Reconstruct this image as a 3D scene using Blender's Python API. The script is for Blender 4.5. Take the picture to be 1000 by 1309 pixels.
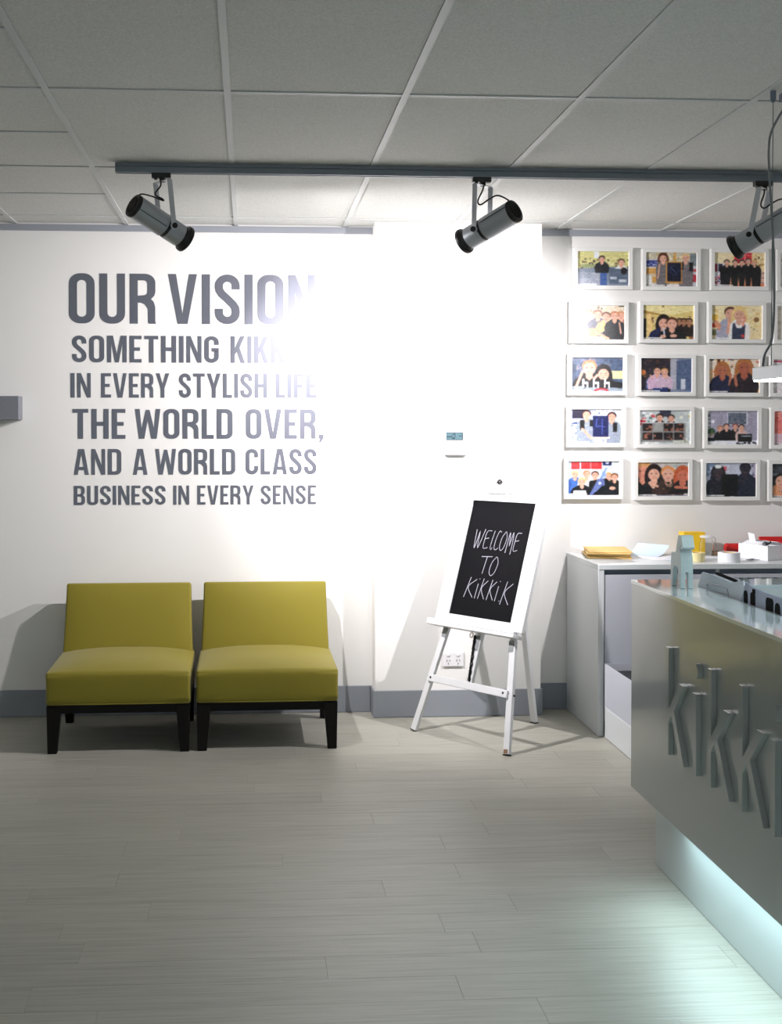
import bpy, bmesh, math, random
import numpy as np
from mathutils import Vector, Matrix
from mathutils.geometry import tessellate_polygon

random.seed(7)
sc = bpy.context.scene
for o in list(bpy.data.objects):
    bpy.data.objects.remove(o)
COL = sc.collection

# ------------------------------------------------------------------ camera
FPX, CX, CY = 1553.4, 419.1, 579.8
cam_d = bpy.data.cameras.new('camera')
cam = bpy.data.objects.new('camera', cam_d)
COL.objects.link(cam)
cam_d.sensor_fit = 'AUTO'
cam_d.sensor_width = 36.0
cam_d.lens = FPX * 36.0 / 1309.0
cam_d.shift_x = (500.0 - CX) / 1309.0
cam_d.shift_y = (CY - 654.5) / 1309.0
cam_d.clip_start = 0.05
cam_d.clip_end = 100
cam.location = (0.0, -6.7414, 1.5669)
cam.rotation_euler = (math.pi / 2 - 0.0183, 0.0, -0.0644)
sc.camera = cam

# ------------------------------------------------------------------ light, exposure
sc.view_settings.view_transform = 'Standard'
sc.view_settings.look = 'None'
sc.view_settings.gamma = 1.0
sc.view_settings.use_curve_mapping = False
sc.view_settings.exposure = 0.18
SPOT_W = (350.0, 150.0, 240.0)      # the three track spotlights, left to right
SPOT_COL = (1.0, 0.955, 0.97)
LED_STRENGTH = 6.0                # strip under the reception desk
LED_W = 4.4                       # light thrown down by that strip
PENDANT_STRENGTH = 11.0            # lit underside of the pendant
WORLD_STRENGTH = 1.50             # ambient fill through an unseen opening added behind the camera

world = bpy.data.worlds.new('world')
sc.world = world
world.use_nodes = True
wn = world.node_tree.nodes
wn['Background'].inputs[0].default_value = (0.80, 0.92, 0.95, 1)
wn['Background'].inputs[1].default_value = WORLD_STRENGTH


# ------------------------------------------------------------------ colour, materials
def lin(c):
    return tuple((x / 255 / 12.92) if x / 255 <= 0.04045 else ((x / 255 + 0.055) / 1.055) ** 2.4 for x in c)


def mat(name, col, rough=0.5, metal=0.0, bump=0.0, scale=200.0, vary=0.0, stretch=(1, 1, 1),
        coat=0.0, spec=0.5, emit=None, estr=0.0, sheen=0.0, ior=None):
    m = bpy.data.materials.new(name)
    m.use_nodes = True
    nt = m.node_tree
    b = nt.nodes['Principled BSDF']
    c = lin(col)
    b.inputs['Base Color'].default_value = (*c, 1)
    b.inputs['Roughness'].default_value = rough
    b.inputs['Metallic'].default_value = metal
    b.inputs['Specular IOR Level'].default_value = spec
    b.inputs['Coat Weight'].default_value = coat
    b.inputs['Coat Roughness'].default_value = 0.05
    b.inputs['Sheen Weight'].default_value = sheen
    if ior:
        b.inputs['IOR'].default_value = ior
    if emit:
        b.inputs['Emission Color'].default_value = (*emit, 1)
        b.inputs['Emission Strength'].default_value = estr
    if bump or vary:
        tc = nt.nodes.new('ShaderNodeTexCoord')
        mp = nt.nodes.new('ShaderNodeMapping')
        mp.inputs['Scale'].default_value = stretch
        nz = nt.nodes.new('ShaderNodeTexNoise')
        nz.inputs['Scale'].default_value = scale
        nz.inputs['Detail'].default_value = 4
        nt.links.new(tc.outputs['Object'], mp.inputs[0])
        nt.links.new(mp.outputs[0], nz.inputs['Vector'])
        if vary:
            mr = nt.nodes.new('ShaderNodeMapRange')
            mr.inputs[1].default_value = 0.3
            mr.inputs[2].default_value = 0.7
            mr.inputs[3].default_value = 1 - vary
            mr.inputs[4].default_value = 1 + vary * 0.4
            mx = nt.nodes.new('ShaderNodeMix')
            mx.data_type = 'RGBA'
            mx.blend_type = 'MULTIPLY'
            mx.inputs[0].default_value = 1
            mx.inputs[6].default_value = (*c, 1)
            nt.links.new(nz.outputs['Fac'], mr.inputs[0])
            nt.links.new(mr.outputs[0], mx.inputs[7])
            nt.links.new(mx.outputs[2], b.inputs['Base Color'])
        if bump:
            bp = nt.nodes.new('ShaderNodeBump')
            bp.inputs['Strength'].default_value = bump
            bp.inputs['Distance'].default_value = 0.002
            nt.links.new(nz.outputs['Fac'], bp.inputs['Height'])
            nt.links.new(bp.outputs[0], b.inputs['Normal'])
    return m


def plank_material():
    m = bpy.data.materials.new('pale_wood_plank')
    m.use_nodes = True
    nt = m.node_tree
    N, L = nt.nodes, nt.links
    b = N['Principled BSDF']
    geo = N.new('ShaderNodeNewGeometry')
    oi = N.new('ShaderNodeObjectInfo')
    mp = N.new('ShaderNodeMapping')
    mp.inputs['Scale'].default_value = (1.1, 26, 1)
    add = N.new('ShaderNodeVectorMath')
    add.operation = 'ADD'
    sc_ = N.new('ShaderNodeVectorMath')
    sc_.operation = 'SCALE'
    comb = N.new('ShaderNodeCombineXYZ')
    for k in range(3):
        L.new(oi.outputs['Random'], comb.inputs[k])
    L.new(comb.outputs[0], sc_.inputs[0])
    sc_.inputs['Scale'].default_value = 37.0
    L.new(geo.outputs['Position'], mp.inputs[0])
    L.new(mp.outputs[0], add.inputs[0])
    L.new(sc_.outputs[0], add.inputs[1])
    n1 = N.new('ShaderNodeTexNoise')
    n1.inputs['Scale'].default_value = 3.0
    n1.inputs['Detail'].default_value = 6
    n1.inputs['Roughness'].default_value = 0.62
    L.new(add.outputs[0], n1.inputs['Vector'])
    cr = N.new('ShaderNodeValToRGB')
    e = cr.color_ramp.elements
    e[0].position, e[0].color = 0.22, (*lin((153, 149, 138)), 1)
    e[1].position, e[1].color = 0.60, (*lin((178, 177, 167)), 1)
    x = cr.color_ramp.elements.new(0.42)
    x.color = (*lin((169, 167, 156)), 1)
    L.new(n1.outputs['Fac'], cr.inputs[0])
    mr = N.new('ShaderNodeMapRange')
    mr.inputs[3].default_value = 0.94
    mr.inputs[4].default_value = 1.04
    L.new(oi.outputs['Random'], mr.inputs[0])
    mx = N.new('ShaderNodeMix')
    mx.data_type = 'RGBA'
    mx.blend_type = 'MULTIPLY'
    mx.inputs[0].default_value = 1
    L.new(cr.outputs[0], mx.inputs[6])
    L.new(mr.outputs[0], mx.inputs[7])
    L.new(mx.outputs[2], b.inputs['Base Color'])
    b.inputs['Roughness'].default_value = 0.42
    b.inputs['Specular IOR Level'].default_value = 0.4
    bp = N.new('ShaderNodeBump')
    bp.inputs['Strength'].default_value = 0.12
    bp.inputs['Distance'].default_value = 0.001
    L.new(n1.outputs['Fac'], bp.inputs['Height'])
    L.new(bp.outputs[0], b.inputs['Normal'])
    return m


def print_material(name='glossy_photo_print'):
    m = bpy.data.materials.new(name)
    m.use_nodes = True
    nt = m.node_tree
    a = nt.nodes.new('ShaderNodeAttribute')
    a.attribute_name = 'ink'
    b = nt.nodes['Principled BSDF']
    nz = nt.nodes.new('ShaderNodeTexNoise')
    nz.inputs['Scale'].default_value = 260
    tc = nt.nodes.new('ShaderNodeTexCoord')
    nt.links.new(tc.outputs['Object'], nz.inputs['Vector'])
    mr = nt.nodes.new('ShaderNodeMapRange')
    mr.inputs[1].default_value = 0.3
    mr.inputs[2].default_value = 0.7
    mr.inputs[3].default_value = 0.8
    mr.inputs[4].default_value = 1.15
    mx = nt.nodes.new('ShaderNodeMix')
    mx.data_type = 'RGBA'
    mx.blend_type = 'MULTIPLY'
    mx.inputs[0].default_value = 1
    nt.links.new(nz.outputs['Fac'], mr.inputs[0])
    nt.links.new(a.outputs['Color'], mx.inputs[6])
    nt.links.new(mr.outputs[0], mx.inputs[7])
    nt.links.new(mx.outputs[2], b.inputs['Base Color'])
    b.inputs['Roughness'].default_value = 0.35
    b.inputs['Coat Weight'].default_value = 0.6
    b.inputs['Coat Roughness'].default_value = 0.04
    return m


def ceiling_material():
    m = mat('speckled_ceiling_tile', (218, 219, 216), rough=0.9, bump=0.4, scale=150, vary=0.16, spec=0.2)
    return m


M = {
    'wall': mat('white_wall_paint', (236, 235, 233), rough=0.75, bump=0.08, scale=90, spec=0.25),
    'tile': ceiling_material(),
    'grid': mat('white_ceiling_grid', (204, 207, 207), rough=0.5, spec=0.3, bump=0.02, scale=300),
    'plenum': mat('dark_ceiling_void', (40, 40, 40), rough=1, bump=0.1),
    'plank': plank_material(),
    'subfloor': mat('dark_plank_joint', (150, 144, 132), rough=0.9, bump=0.2),
    'skirt': mat('grey_baseboard_paint', (141, 146, 154), rough=0.5, bump=0.03, scale=120),
    'angle': mat('grey_ceiling_angle', (150, 154, 163), rough=0.5, bump=0.02, scale=150),
    'black': mat('black_plastic', (14, 14, 15), rough=0.4, bump=0.05, scale=400),
    'blackmetal': mat('black_metal', (18, 18, 19), rough=0.35, metal=0.3, bump=0.03, scale=300),
    'alu': mat('brushed_aluminium', (172, 177, 184), rough=0.33, metal=0.5, bump=0.08, scale=60, stretch=(1, 1, 30)),
    'yoke': mat('silver_yoke', (196, 198, 204), rough=0.4, metal=0.3, bump=0.02, scale=200),
    'track': mat('grey_track_metal', (118, 126, 134), rough=0.45, metal=0.25, bump=0.03, scale=100, stretch=(.05, 1, 1)),
    'olive': mat('olive_yellow_upholstery', (136, 125, 36), rough=0.6, bump=0.35, scale=900, vary=0.12, spec=0.3, sheen=0.15),
    'wood': mat('dark_stained_wood', (12, 8, 7), rough=0.5, spec=0.2, bump=0.1, scale=14, vary=0.25, stretch=(1, 1, 8)),
    'vinyl': mat('silver_vinyl_lettering', (130, 132, 144), rough=0.395, metal=0.85, bump=0.06, scale=140),
    'whitepaint': mat('white_easel_paint', (226, 227, 230), rough=0.4, bump=0.05, scale=60),
    'slate': mat('blackboard_slate', (5, 5, 11), rough=0.6, bump=0.03, scale=300, vary=0.2, spec=0.12),
    'inkblack': mat('matt_black_print_and_shade', (7, 7, 8), rough=0.8, bump=0.02, spec=0.1),
    'chalk': mat('white_chalk', (176, 176, 190), rough=0.95, bump=0.5, scale=700, vary=0.3),
    'chain': mat('dark_chain_metal', (24, 24, 26), rough=0.4, metal=0.7, bump=0.02),
    'brass': mat('brass_hook', (150, 125, 60), rough=0.35, metal=0.9, bump=0.02),
    'greytape': mat('grey_felt_pad', (146, 150, 152), rough=0.7, bump=0.1, scale=300),
    'lam': mat('white_laminate', (214, 219, 221), rough=0.35, bump=0.04, scale=120),
    'lamdoor': mat('grey_white_door_laminate', (196, 199, 210), rough=0.35, bump=0.04, scale=120),
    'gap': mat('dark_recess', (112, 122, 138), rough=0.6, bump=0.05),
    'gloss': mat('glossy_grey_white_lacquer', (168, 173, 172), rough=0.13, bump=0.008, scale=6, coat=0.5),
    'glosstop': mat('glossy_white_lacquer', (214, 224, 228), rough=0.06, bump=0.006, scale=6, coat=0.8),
    'plinth': mat('white_plinth_laminate', (205, 212, 212), rough=0.4, bump=0.03, scale=100),
    'led': mat('cool_led_strip', (230, 255, 250), emit=(0.66, 0.94, 1.0), estr=LED_STRENGTH),
    'lampglow': mat('pendant_diffuser', (245, 250, 255), emit=(0.80, 0.97, 1.0), estr=PENDANT_STRENGTH),
    'lens': mat('lamp_lens', (255, 250, 240), emit=(1, 0.95, 0.88), estr=8.0),
    'pendant': mat('silver_pendant_body', (182, 188, 193), rough=0.35, metal=0.2, bump=0.02),
    'cable': mat('grey_cable', (125, 130, 132), rough=0.5, bump=0.03),
    'frame': mat('white_picture_frame', (232, 232, 230), rough=0.42, bump=0.03, scale=80),
    'print': print_material(),
    'plastic': mat('white_plastic', (230, 229, 232), rough=0.35, bump=0.02),
    'lcd': mat('grey_green_display', (84, 112, 120), rough=0.3, bump=0.02, vary=0.1, scale=60),
    'ink': mat('dark_display_ink', (28, 42, 55), rough=0.5, bump=0.02),
    'hole': mat('socket_hole', (60, 55, 62), rough=0.8, bump=0.02),
    'shelf': mat('grey_shelf_paint', (120, 123, 132), rough=0.5, bump=0.04, scale=90),
    'horse': mat('cyan_lit_white_card', (204, 220, 222), rough=0.45, bump=0.05, scale=120, vary=0.05),  # white card, the pendant's cyan cast put into its base colour
    'kraft': mat('buff_envelope_paper', (226, 190, 122), rough=0.75, bump=0.15, scale=200, vary=0.06),
    'paper': mat('white_paper', (240, 242, 247), rough=0.7, bump=0.05, scale=200),
    'bluepaper': mat('pale_blue_paper', (206, 224, 242), rough=0.7, bump=0.05, scale=200),
    'cream': mat('cream_tape', (235, 222, 168), rough=0.55, bump=0.05, scale=200),
    'yellow': mat('yellow_card', (250, 205, 40), rough=0.5, bump=0.05, scale=100),
    'red': mat('red_tube_plastic', (205, 30, 32), rough=0.4, bump=0.05, scale=100),
    'pinkpaper': mat('pink_card', (245, 170, 178), rough=0.6, bump=0.05, scale=100),
    'twine': mat('brown_twine', (120, 98, 78), rough=0.8, bump=0.4, scale=400),
    'steel': mat('steel_keys', (140, 140, 145), rough=0.3, metal=1.0, bump=0.02),
    'greypaper': mat('grey_bag_paper', (205, 211, 219), rough=0.5, bump=0.08, scale=90),
    'bluegrey': mat('blue_grey_bag_paper', (146, 156, 180), rough=0.45, bump=0.08, scale=90),
    'aqua': mat('aqua_glass_shelf', (160, 196, 196), rough=0.15, bump=0.01, scale=20),
    'rust': mat('worn_brown_patch', (140, 110, 85), rough=0.8, bump=0.3, scale=200),
}
gl = bpy.data.materials.new('clear_glass')
gl.use_nodes = True
g_ = gl.node_tree.nodes['Principled BSDF']
g_.inputs['Transmission Weight'].default_value = 1
g_.inputs['Roughness'].default_value = 0.02
g_.inputs['IOR'].default_value = 1.45
g_.inputs['Base Color'].default_value = (0.95, 0.97, 0.97, 1)
M['glass'] = gl


# ------------------------------------------------------------------ mesh helpers
def B():
    return bmesh.new()


def box(bm, lo, hi, mtx=None):
    vs = []
    for z in (lo[2], hi[2]):
        for x, y in ((lo[0], lo[1]), (hi[0], lo[1]), (hi[0], hi[1]), (lo[0], hi[1])):
            v = Vector((x, y, z))
            vs.append(bm.verts.new(mtx @ v if mtx else v))
    for f in ((0, 3, 2, 1), (4, 5, 6, 7), (0, 1, 5, 4), (1, 2, 6, 5), (2, 3, 7, 6), (3, 0, 4, 7)):
        bm.faces.new([vs[i] for i in f])
    return vs


def beam(bm, p0, p1, w, d, up=(0, 0, 1), w1=None, d1=None):
    """bar from p0 to p1 with a rectangular section w (sideways) x d"""
    p0, p1 = Vector(p0), Vector(p1)
    ax = (p1 - p0).normalized()
    s = ax.cross(Vector(up)).normalized()
    t = s.cross(ax).normalized()
    w1 = w if w1 is None else w1
    d1 = d if d1 is None else d1
    vs = []
    for p, a, b in ((p0, w, d), (p1, w1, d1)):
        for i, j in ((-1, -1), (1, -1), (1, 1), (-1, 1)):
            vs.append(bm.verts.new(p + s * (a / 2 * i) + t * (b / 2 * j)))
    for f in ((0, 1, 2, 3), (7, 6, 5, 4), (0, 4, 5, 1), (1, 5, 6, 2), (2, 6, 7, 3), (3, 7, 4, 0)):
        bm.faces.new([vs[i] for i in f])


def ring_loft(bm, rings, cap0=True, cap1=True, closed=False):
    R = [[bm.verts.new(p) for p in r] for r in rings]
    n = len(R[0])
    pairs = list(zip(R, R[1:])) + ([(R[-1], R[0])] if closed else [])
    for a, b in pairs:
        for i in range(n):
            bm.faces.new((a[i], a[(i + 1) % n], b[(i + 1) % n], b[i]))
    if not closed:
        if cap0:
            bm.faces.new(list(reversed(R[0])))
        if cap1:
            bm.faces.new(R[-1])


def frame_of(ax):
    ax = Vector(ax).normalized()
    h = Vector((0, 0, 1)) if abs(ax.z) < 0.9 else Vector((1, 0, 0))
    s = ax.cross(h).normalized()
    return ax, s, ax.cross(s).normalized()


def lathe(bm, origin, axis, prof, seg=28, cap0=True, cap1=True):
    """prof = [(distance along axis, radius)]"""
    ax, s, t = frame_of(axis)
    o = Vector(origin)
    rings = []
    for d, r in prof:
        rings.append([o + ax * d + s * (r * math.cos(2 * math.pi * k / seg)) - t * (r * math.sin(2 * math.pi * k / seg))
                      for k in range(seg)])
    ring_loft(bm, rings, cap0, cap1)


def cyl(bm, p0, p1, r, seg=16, r1=None):
    p0, p1 = Vector(p0), Vector(p1)
    lathe(bm, p0, p1 - p0, [(0, r), ((p1 - p0).length, r if r1 is None else r1)], seg)


def smooth_path(pts, n=6):
    P = [Vector(p) for p in pts]
    P = [2 * P[0] - P[1]] + P + [2 * P[-1] - P[-2]]
    out = []
    for i in range(1, len(P) - 2):
        for k in range(n):
            t = k / n
            a, b, c, d = P[i - 1], P[i], P[i + 1], P[i + 2]
            out.append(0.5 * ((2 * b) + (c - a) * t + (2 * a - 5 * b + 4 * c - d) * t * t + (3 * b - a - 3 * c + d) * t ** 3))
    out.append(P[-2])
    return out


def tube(bm, pts, r, seg=8, smooth=True, closed=False, n=6):
    P = smooth_path(pts, n) if smooth else [Vector(p) for p in pts]
    rings = []
    prev = None
    for i, p in enumerate(P):
        if closed:
            t = (P[(i + 1) % len(P)] - P[i - 1]).normalized()
        else:
            t = (P[min(i + 1, len(P) - 1)] - P[max(i - 1, 0)]).normalized()
        if prev is None:
            _, s, _ = frame_of(t)
        else:
            s = (prev - t * prev.dot(t)).normalized()
        prev = s
        u = t.cross(s)
        rings.append([p + s * (r * math.cos(2 * math.pi * k / seg)) + u * (r * math.sin(2 * math.pi * k / seg)) for k in range(seg)])
    ring_loft(bm, rings, closed=closed)


def prism(bm, contours, f, d0, d1):
    """contours [outer, hole, ...] of 2-D points; f(a, b, depth) -> 3-D point; extruded between depths d0, d1"""
    tris = tessellate_polygon([[Vector((a, b, 0)) for a, b in c] for c in contours])
    flat = [p for c in contours for p in c]
    top = [bm.verts.new(f(a, b, d1)) for a, b in flat]
    bot = [bm.verts.new(f(a, b, d0)) for a, b in flat]
    for t in tris:
        try:
            bm.faces.new([top[i] for i in t])
            bm.faces.new([bot[i] for i in reversed(t)])
        except ValueError:
            pass
    k = 0
    for c in contours:
        n = len(c)
        for i in range(n):
            a, b = k + i, k + (i + 1) % n
            try:
                bm.faces.new((top[a], bot[a], bot[b], top[b]))
            except ValueError:
                pass
        k += n


MW = {}


def thing(name, label, cat, loc=(0, 0, 0), rotz=0.0, group=None):
    o = bpy.data.objects.new(name, None)
    o.empty_display_size = 0.1
    COL.objects.link(o)
    o.location = loc
    o.rotation_euler = (0, 0, rotz)
    o['label'] = label
    o['category'] = cat
    if group:
        o['group'] = group
    MW[o.name] = Matrix.Translation(Vector(loc)) @ Matrix.Rotation(rotz, 4, 'Z')
    return o


def obj(name, bm, m, parent=None, bevel=0.0, seg=2, smooth=False, world=True, recalc=True, angle=35, label=None):
    """one mesh object. world=True: the shape is given in world coordinates"""
    if parent is not None and world and parent.name in MW:
        bm.transform(MW[parent.name].inverted())
    if recalc:
        bmesh.ops.recalc_face_normals(bm, faces=bm.faces)
    me = bpy.data.meshes.new(name)
    bm.to_mesh(me)
    bm.free()
    me.materials.append(m)
    o = bpy.data.objects.new(name, me)
    COL.objects.link(o)
    if parent is not None:
        o.parent = parent
        if parent.name in MW:
            MW[o.name] = MW[parent.name]
    if smooth:
        me.polygons.foreach_set('use_smooth', [True] * len(me.polygons))
        me.set_sharp_from_angle(angle=math.radians(angle))
    if bevel:
        b = o.modifiers.new('bevel', 'BEVEL')
        b.width = bevel
        b.segments = seg
        b.limit_method = 'ANGLE'
        b.angle_limit = math.radians(40)
        if seg > 2:
            me.polygons.foreach_set('use_smooth', [True] * len(me.polygons))
    if label:
        o['label'] = label
    return o


def tag(o, label, cat, group=None):
    o['label'] = label
    o['category'] = cat
    if group:
        o['group'] = group
    return o


def struct(name, bm, m, parent=None, **k):
    o = obj(name, bm, m, parent, **k)
    if parent is None:
        o['kind'] = 'structure'
    return o


# ------------------------------------------------------------------ the room
XL, XR, YR, H = -3.3, 4.3, -9.2, 2.7
COLX0, COLX1, COLY = 0.684, 1.604, -0.145

b = B(); box(b, (XL, 0, 0), (XR, 0.15, H + .1)); struct('wall_back', b, M['wall'])
b = B(); box(b, (COLX0, COLY, 0), (COLX1, -0.0005, H + .1)); struct('wall_column', b, M['wall'], bevel=0.003)
b = B(); box(b, (XL - .15, YR, 0), (XL, 0.15, H + .1)); struct('wall_left', b, M['wall'])
b = B(); box(b, (XR, YR, 0), (XR + .15, 0.15, H + .1)); struct('wall_right', b, M['wall'])
b = B()
box(b, (XL - .15, YR - .15, 0), (XR + .15, YR, 0.95)); box(b, (XL - .15, YR - .15, 2.45), (XR + .15, YR, H + .1))
box(b, (XL - .15, YR - .15, .95), (-2.6, YR, 2.45)); box(b, (3.6, YR - .15, .95), (XR + .15, YR, 2.45))
struct('wall_front', b, M['wall'])  # unseen; opening and sill height shaped for the fill light
# unseen mullions, added round the opening that lets in fill light
b = B()
for x in (-2.6, -1.06, .5, 2.04, 3.55):
    box(b, (x, YR - .1, .95), (x + .05, YR - .04, 2.45))
box(b, (-2.6, YR - .1, .95), (3.6, YR - .04, 1.0)); box(b, (-2.6, YR - .1, 2.40), (3.6, YR - .04, 2.45))
struct('fill_window_1', b, M['alu'])

# floor: base slab, planks as pieces where the camera can tell them apart, the rest joined
b = B(); box(b, (XL, YR, -.1), (XR, 0, -.0035))
floor = struct('floor', b, M['subfloor'])
PW, PL = 0.15, 1.2
b = B(); box(b, (-PL / 2 + .0003, -PW / 2 + .0003, -.004), (PL / 2 - .0003, PW / 2 - .0003, 0))
first = obj('plank', b, M['plank'], floor, bevel=0.0003, seg=1)
first.location = (0, 0, 0)
rest = B()
rng = random.Random(3)
used = False
nr = int(abs(YR) / PW)
for r in range(nr + 1):
    y1 = -r * PW
    y0 = max(y1 - PW, YR)
    off = rng.random() * PL
    x = XL - off
    while x < XR:
        xa, xb = max(x, XL), min(x + PL, XR)
        full = (xb - xa) > PL - 1e-4 and (y1 - y0) > PW - 1e-4
        if full and y1 <= 1e-6 and y0 > -4.1 and xa > -2.3 and xb < 3.4:
            if not used:
                o = first; used = True
            else:
                o = first.copy(); COL.objects.link(o); o.parent = floor
            o.location = ((xa + xb) / 2, (y0 + y1) / 2, 0)
        elif xb - xa > .01 and y1 - y0 > .01:
            box(rest, (xa + .0003, y0 + .0003, -.004), (xb - .0003, y1 - .0003, 0))
        x += PL
o = obj('plank_field', rest, M['plank'], floor); o['kind'] = 'stuff'

# ceiling: void above, tiles as pieces, tee grid
GX, GY = -0.0725, -0.239
b = B(); box(b, (XL, YR, H + .03), (XR, 0, H + .1))
ceil = struct('ceiling', b, M['plenum'])
xs = [GX + .6 * k for k in range(-7, 9)]
xs = [x for x in xs if XL + .05 < x < XR - .05]
ys = [GY - 1.2 * k for k in range(0, 9)]
ys = [y for y in ys if y > YR + .05]
TW = 0.024
first = None
tiles = {}


def ctile(x0, x1, y0, y1):
    key = (round(x1 - x0, 3), round(y1 - y0, 3))
    if key not in tiles:
        w, l = x1 - x0, y1 - y0
        b = B(); box(b, (-w / 2 + .011, -l / 2 + .011, .004), (w / 2 - .011, l / 2 - .011, .016))
        tiles[key] = obj('ceiling_tile', b, M['tile'], ceil, bevel=0.0015, seg=1)
        t = tiles[key]
    else:
        t = tiles[key].copy(); COL.objects.link(t); t.parent = ceil
    t.location = ((x0 + x1) / 2, (y0 + y1) / 2, H)


XE = [XL] + xs + [XR]
YE = [0] + ys + [YR]
for i in range(len(XE) - 1):
    for j in range(len(YE) - 1):
        ya, yb = YE[j + 1], YE[j]
        if XE[i + 1] < GX - .5 and abs(yb - ya) > 1.1:
            ym = (ya + yb) / 2
            ctile(XE[i], XE[i + 1], ym, yb); ctile(XE[i], XE[i + 1], ya, ym)
        else:
            ctile(XE[i], XE[i + 1], ya, yb)
for x in xs:
    b = B(); box(b, (x - TW / 2, YR, H - .001), (x + TW / 2, 0, H + .004)); obj('grid_tee', b, M['grid'], ceil)
for y in ys:
    b = B(); box(b, (XL, y - TW / 2, H - .0004), (XR, y + TW / 2, H + .0035)); obj('grid_tee', b, M['grid'], ceil)
for y in [y - .6 for y in ys if y - .6 > YR]:
    b = B(); box(b, (XL, y - TW / 2, H - .0004), (GX - .6, y + TW / 2, H + .0035)); obj('grid_tee', b, M['grid'], ceil)

# baseboards and ceiling angle
BH = 0.147
def skirt(n, *bx):
    b = B()
    for lo, hi in bx:
        box(b, lo, hi)
    return struct(n, b, M['skirt'], bevel=0.0015, seg=1)
skirt('baseboard_left', ((XL, -.012, .002), (COLX0 - .012, -.0003, BH)))
skirt('baseboard_column', ((COLX0 - .010, COLY - .010, .002), (COLX1 + .010, COLY, BH)),
      ((COLX0 - .010, COLY, .002), (COLX0, -.0003, BH)), ((COLX1, COLY, .002), (COLX1 + .010, -.0003, BH)))
skirt('baseboard_right', ((COLX1 + .012, -.012, .002), (XR, -.0003, BH)))
for i, (xa, xb) in enumerate(((XL, COLX0), (COLX1, XR))):
    b = B(); box(b, (xa, -.012, H - .038), (xb, -.0003, H - .004))
    struct('trim_%d' % (i + 1), b, M['angle'])

# ------------------------------------------------------------------ wall lettering
def arc(cx, cy, r, a0, a1, n=7, ry=None):
    ry = r if ry is None else ry
    return [(cx + r * math.cos(math.radians(a0 + (a1 - a0) * k / n)), cy + ry * math.sin(math.radians(a0 + (a1 - a0) * k / n))) for k in range(n + 1)]


def rrect(x0, y0, x1, y1, r):
    return arc(x1 - r, y1 - r, r, 0, 90) + arc(x0 + r, y1 - r, r, 90, 180) + arc(x0 + r, y0 + r, r, 180, 270) + arc(x1 - r, y0 + r, r, 270, 360)


def ribbon(path, s):
    """closed outline of a thick stroke along a 2-D path"""
    L_, R_ = [], []
    n = len(path)
    for i, p in enumerate(path):
        a = path[max(i - 1, 0)]; c = path[min(i + 1, n - 1)]
        dx, dy = c[0] - a[0], c[1] - a[1]
        l = math.hypot(dx, dy) or 1
        nx, ny = -dy / l * s / 2, dx / l * s / 2
        L_.append((p[0] + nx, p[1] + ny)); R_.append((p[0] - nx, p[1] - ny))
    return L_ + R_[::-1]


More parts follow.
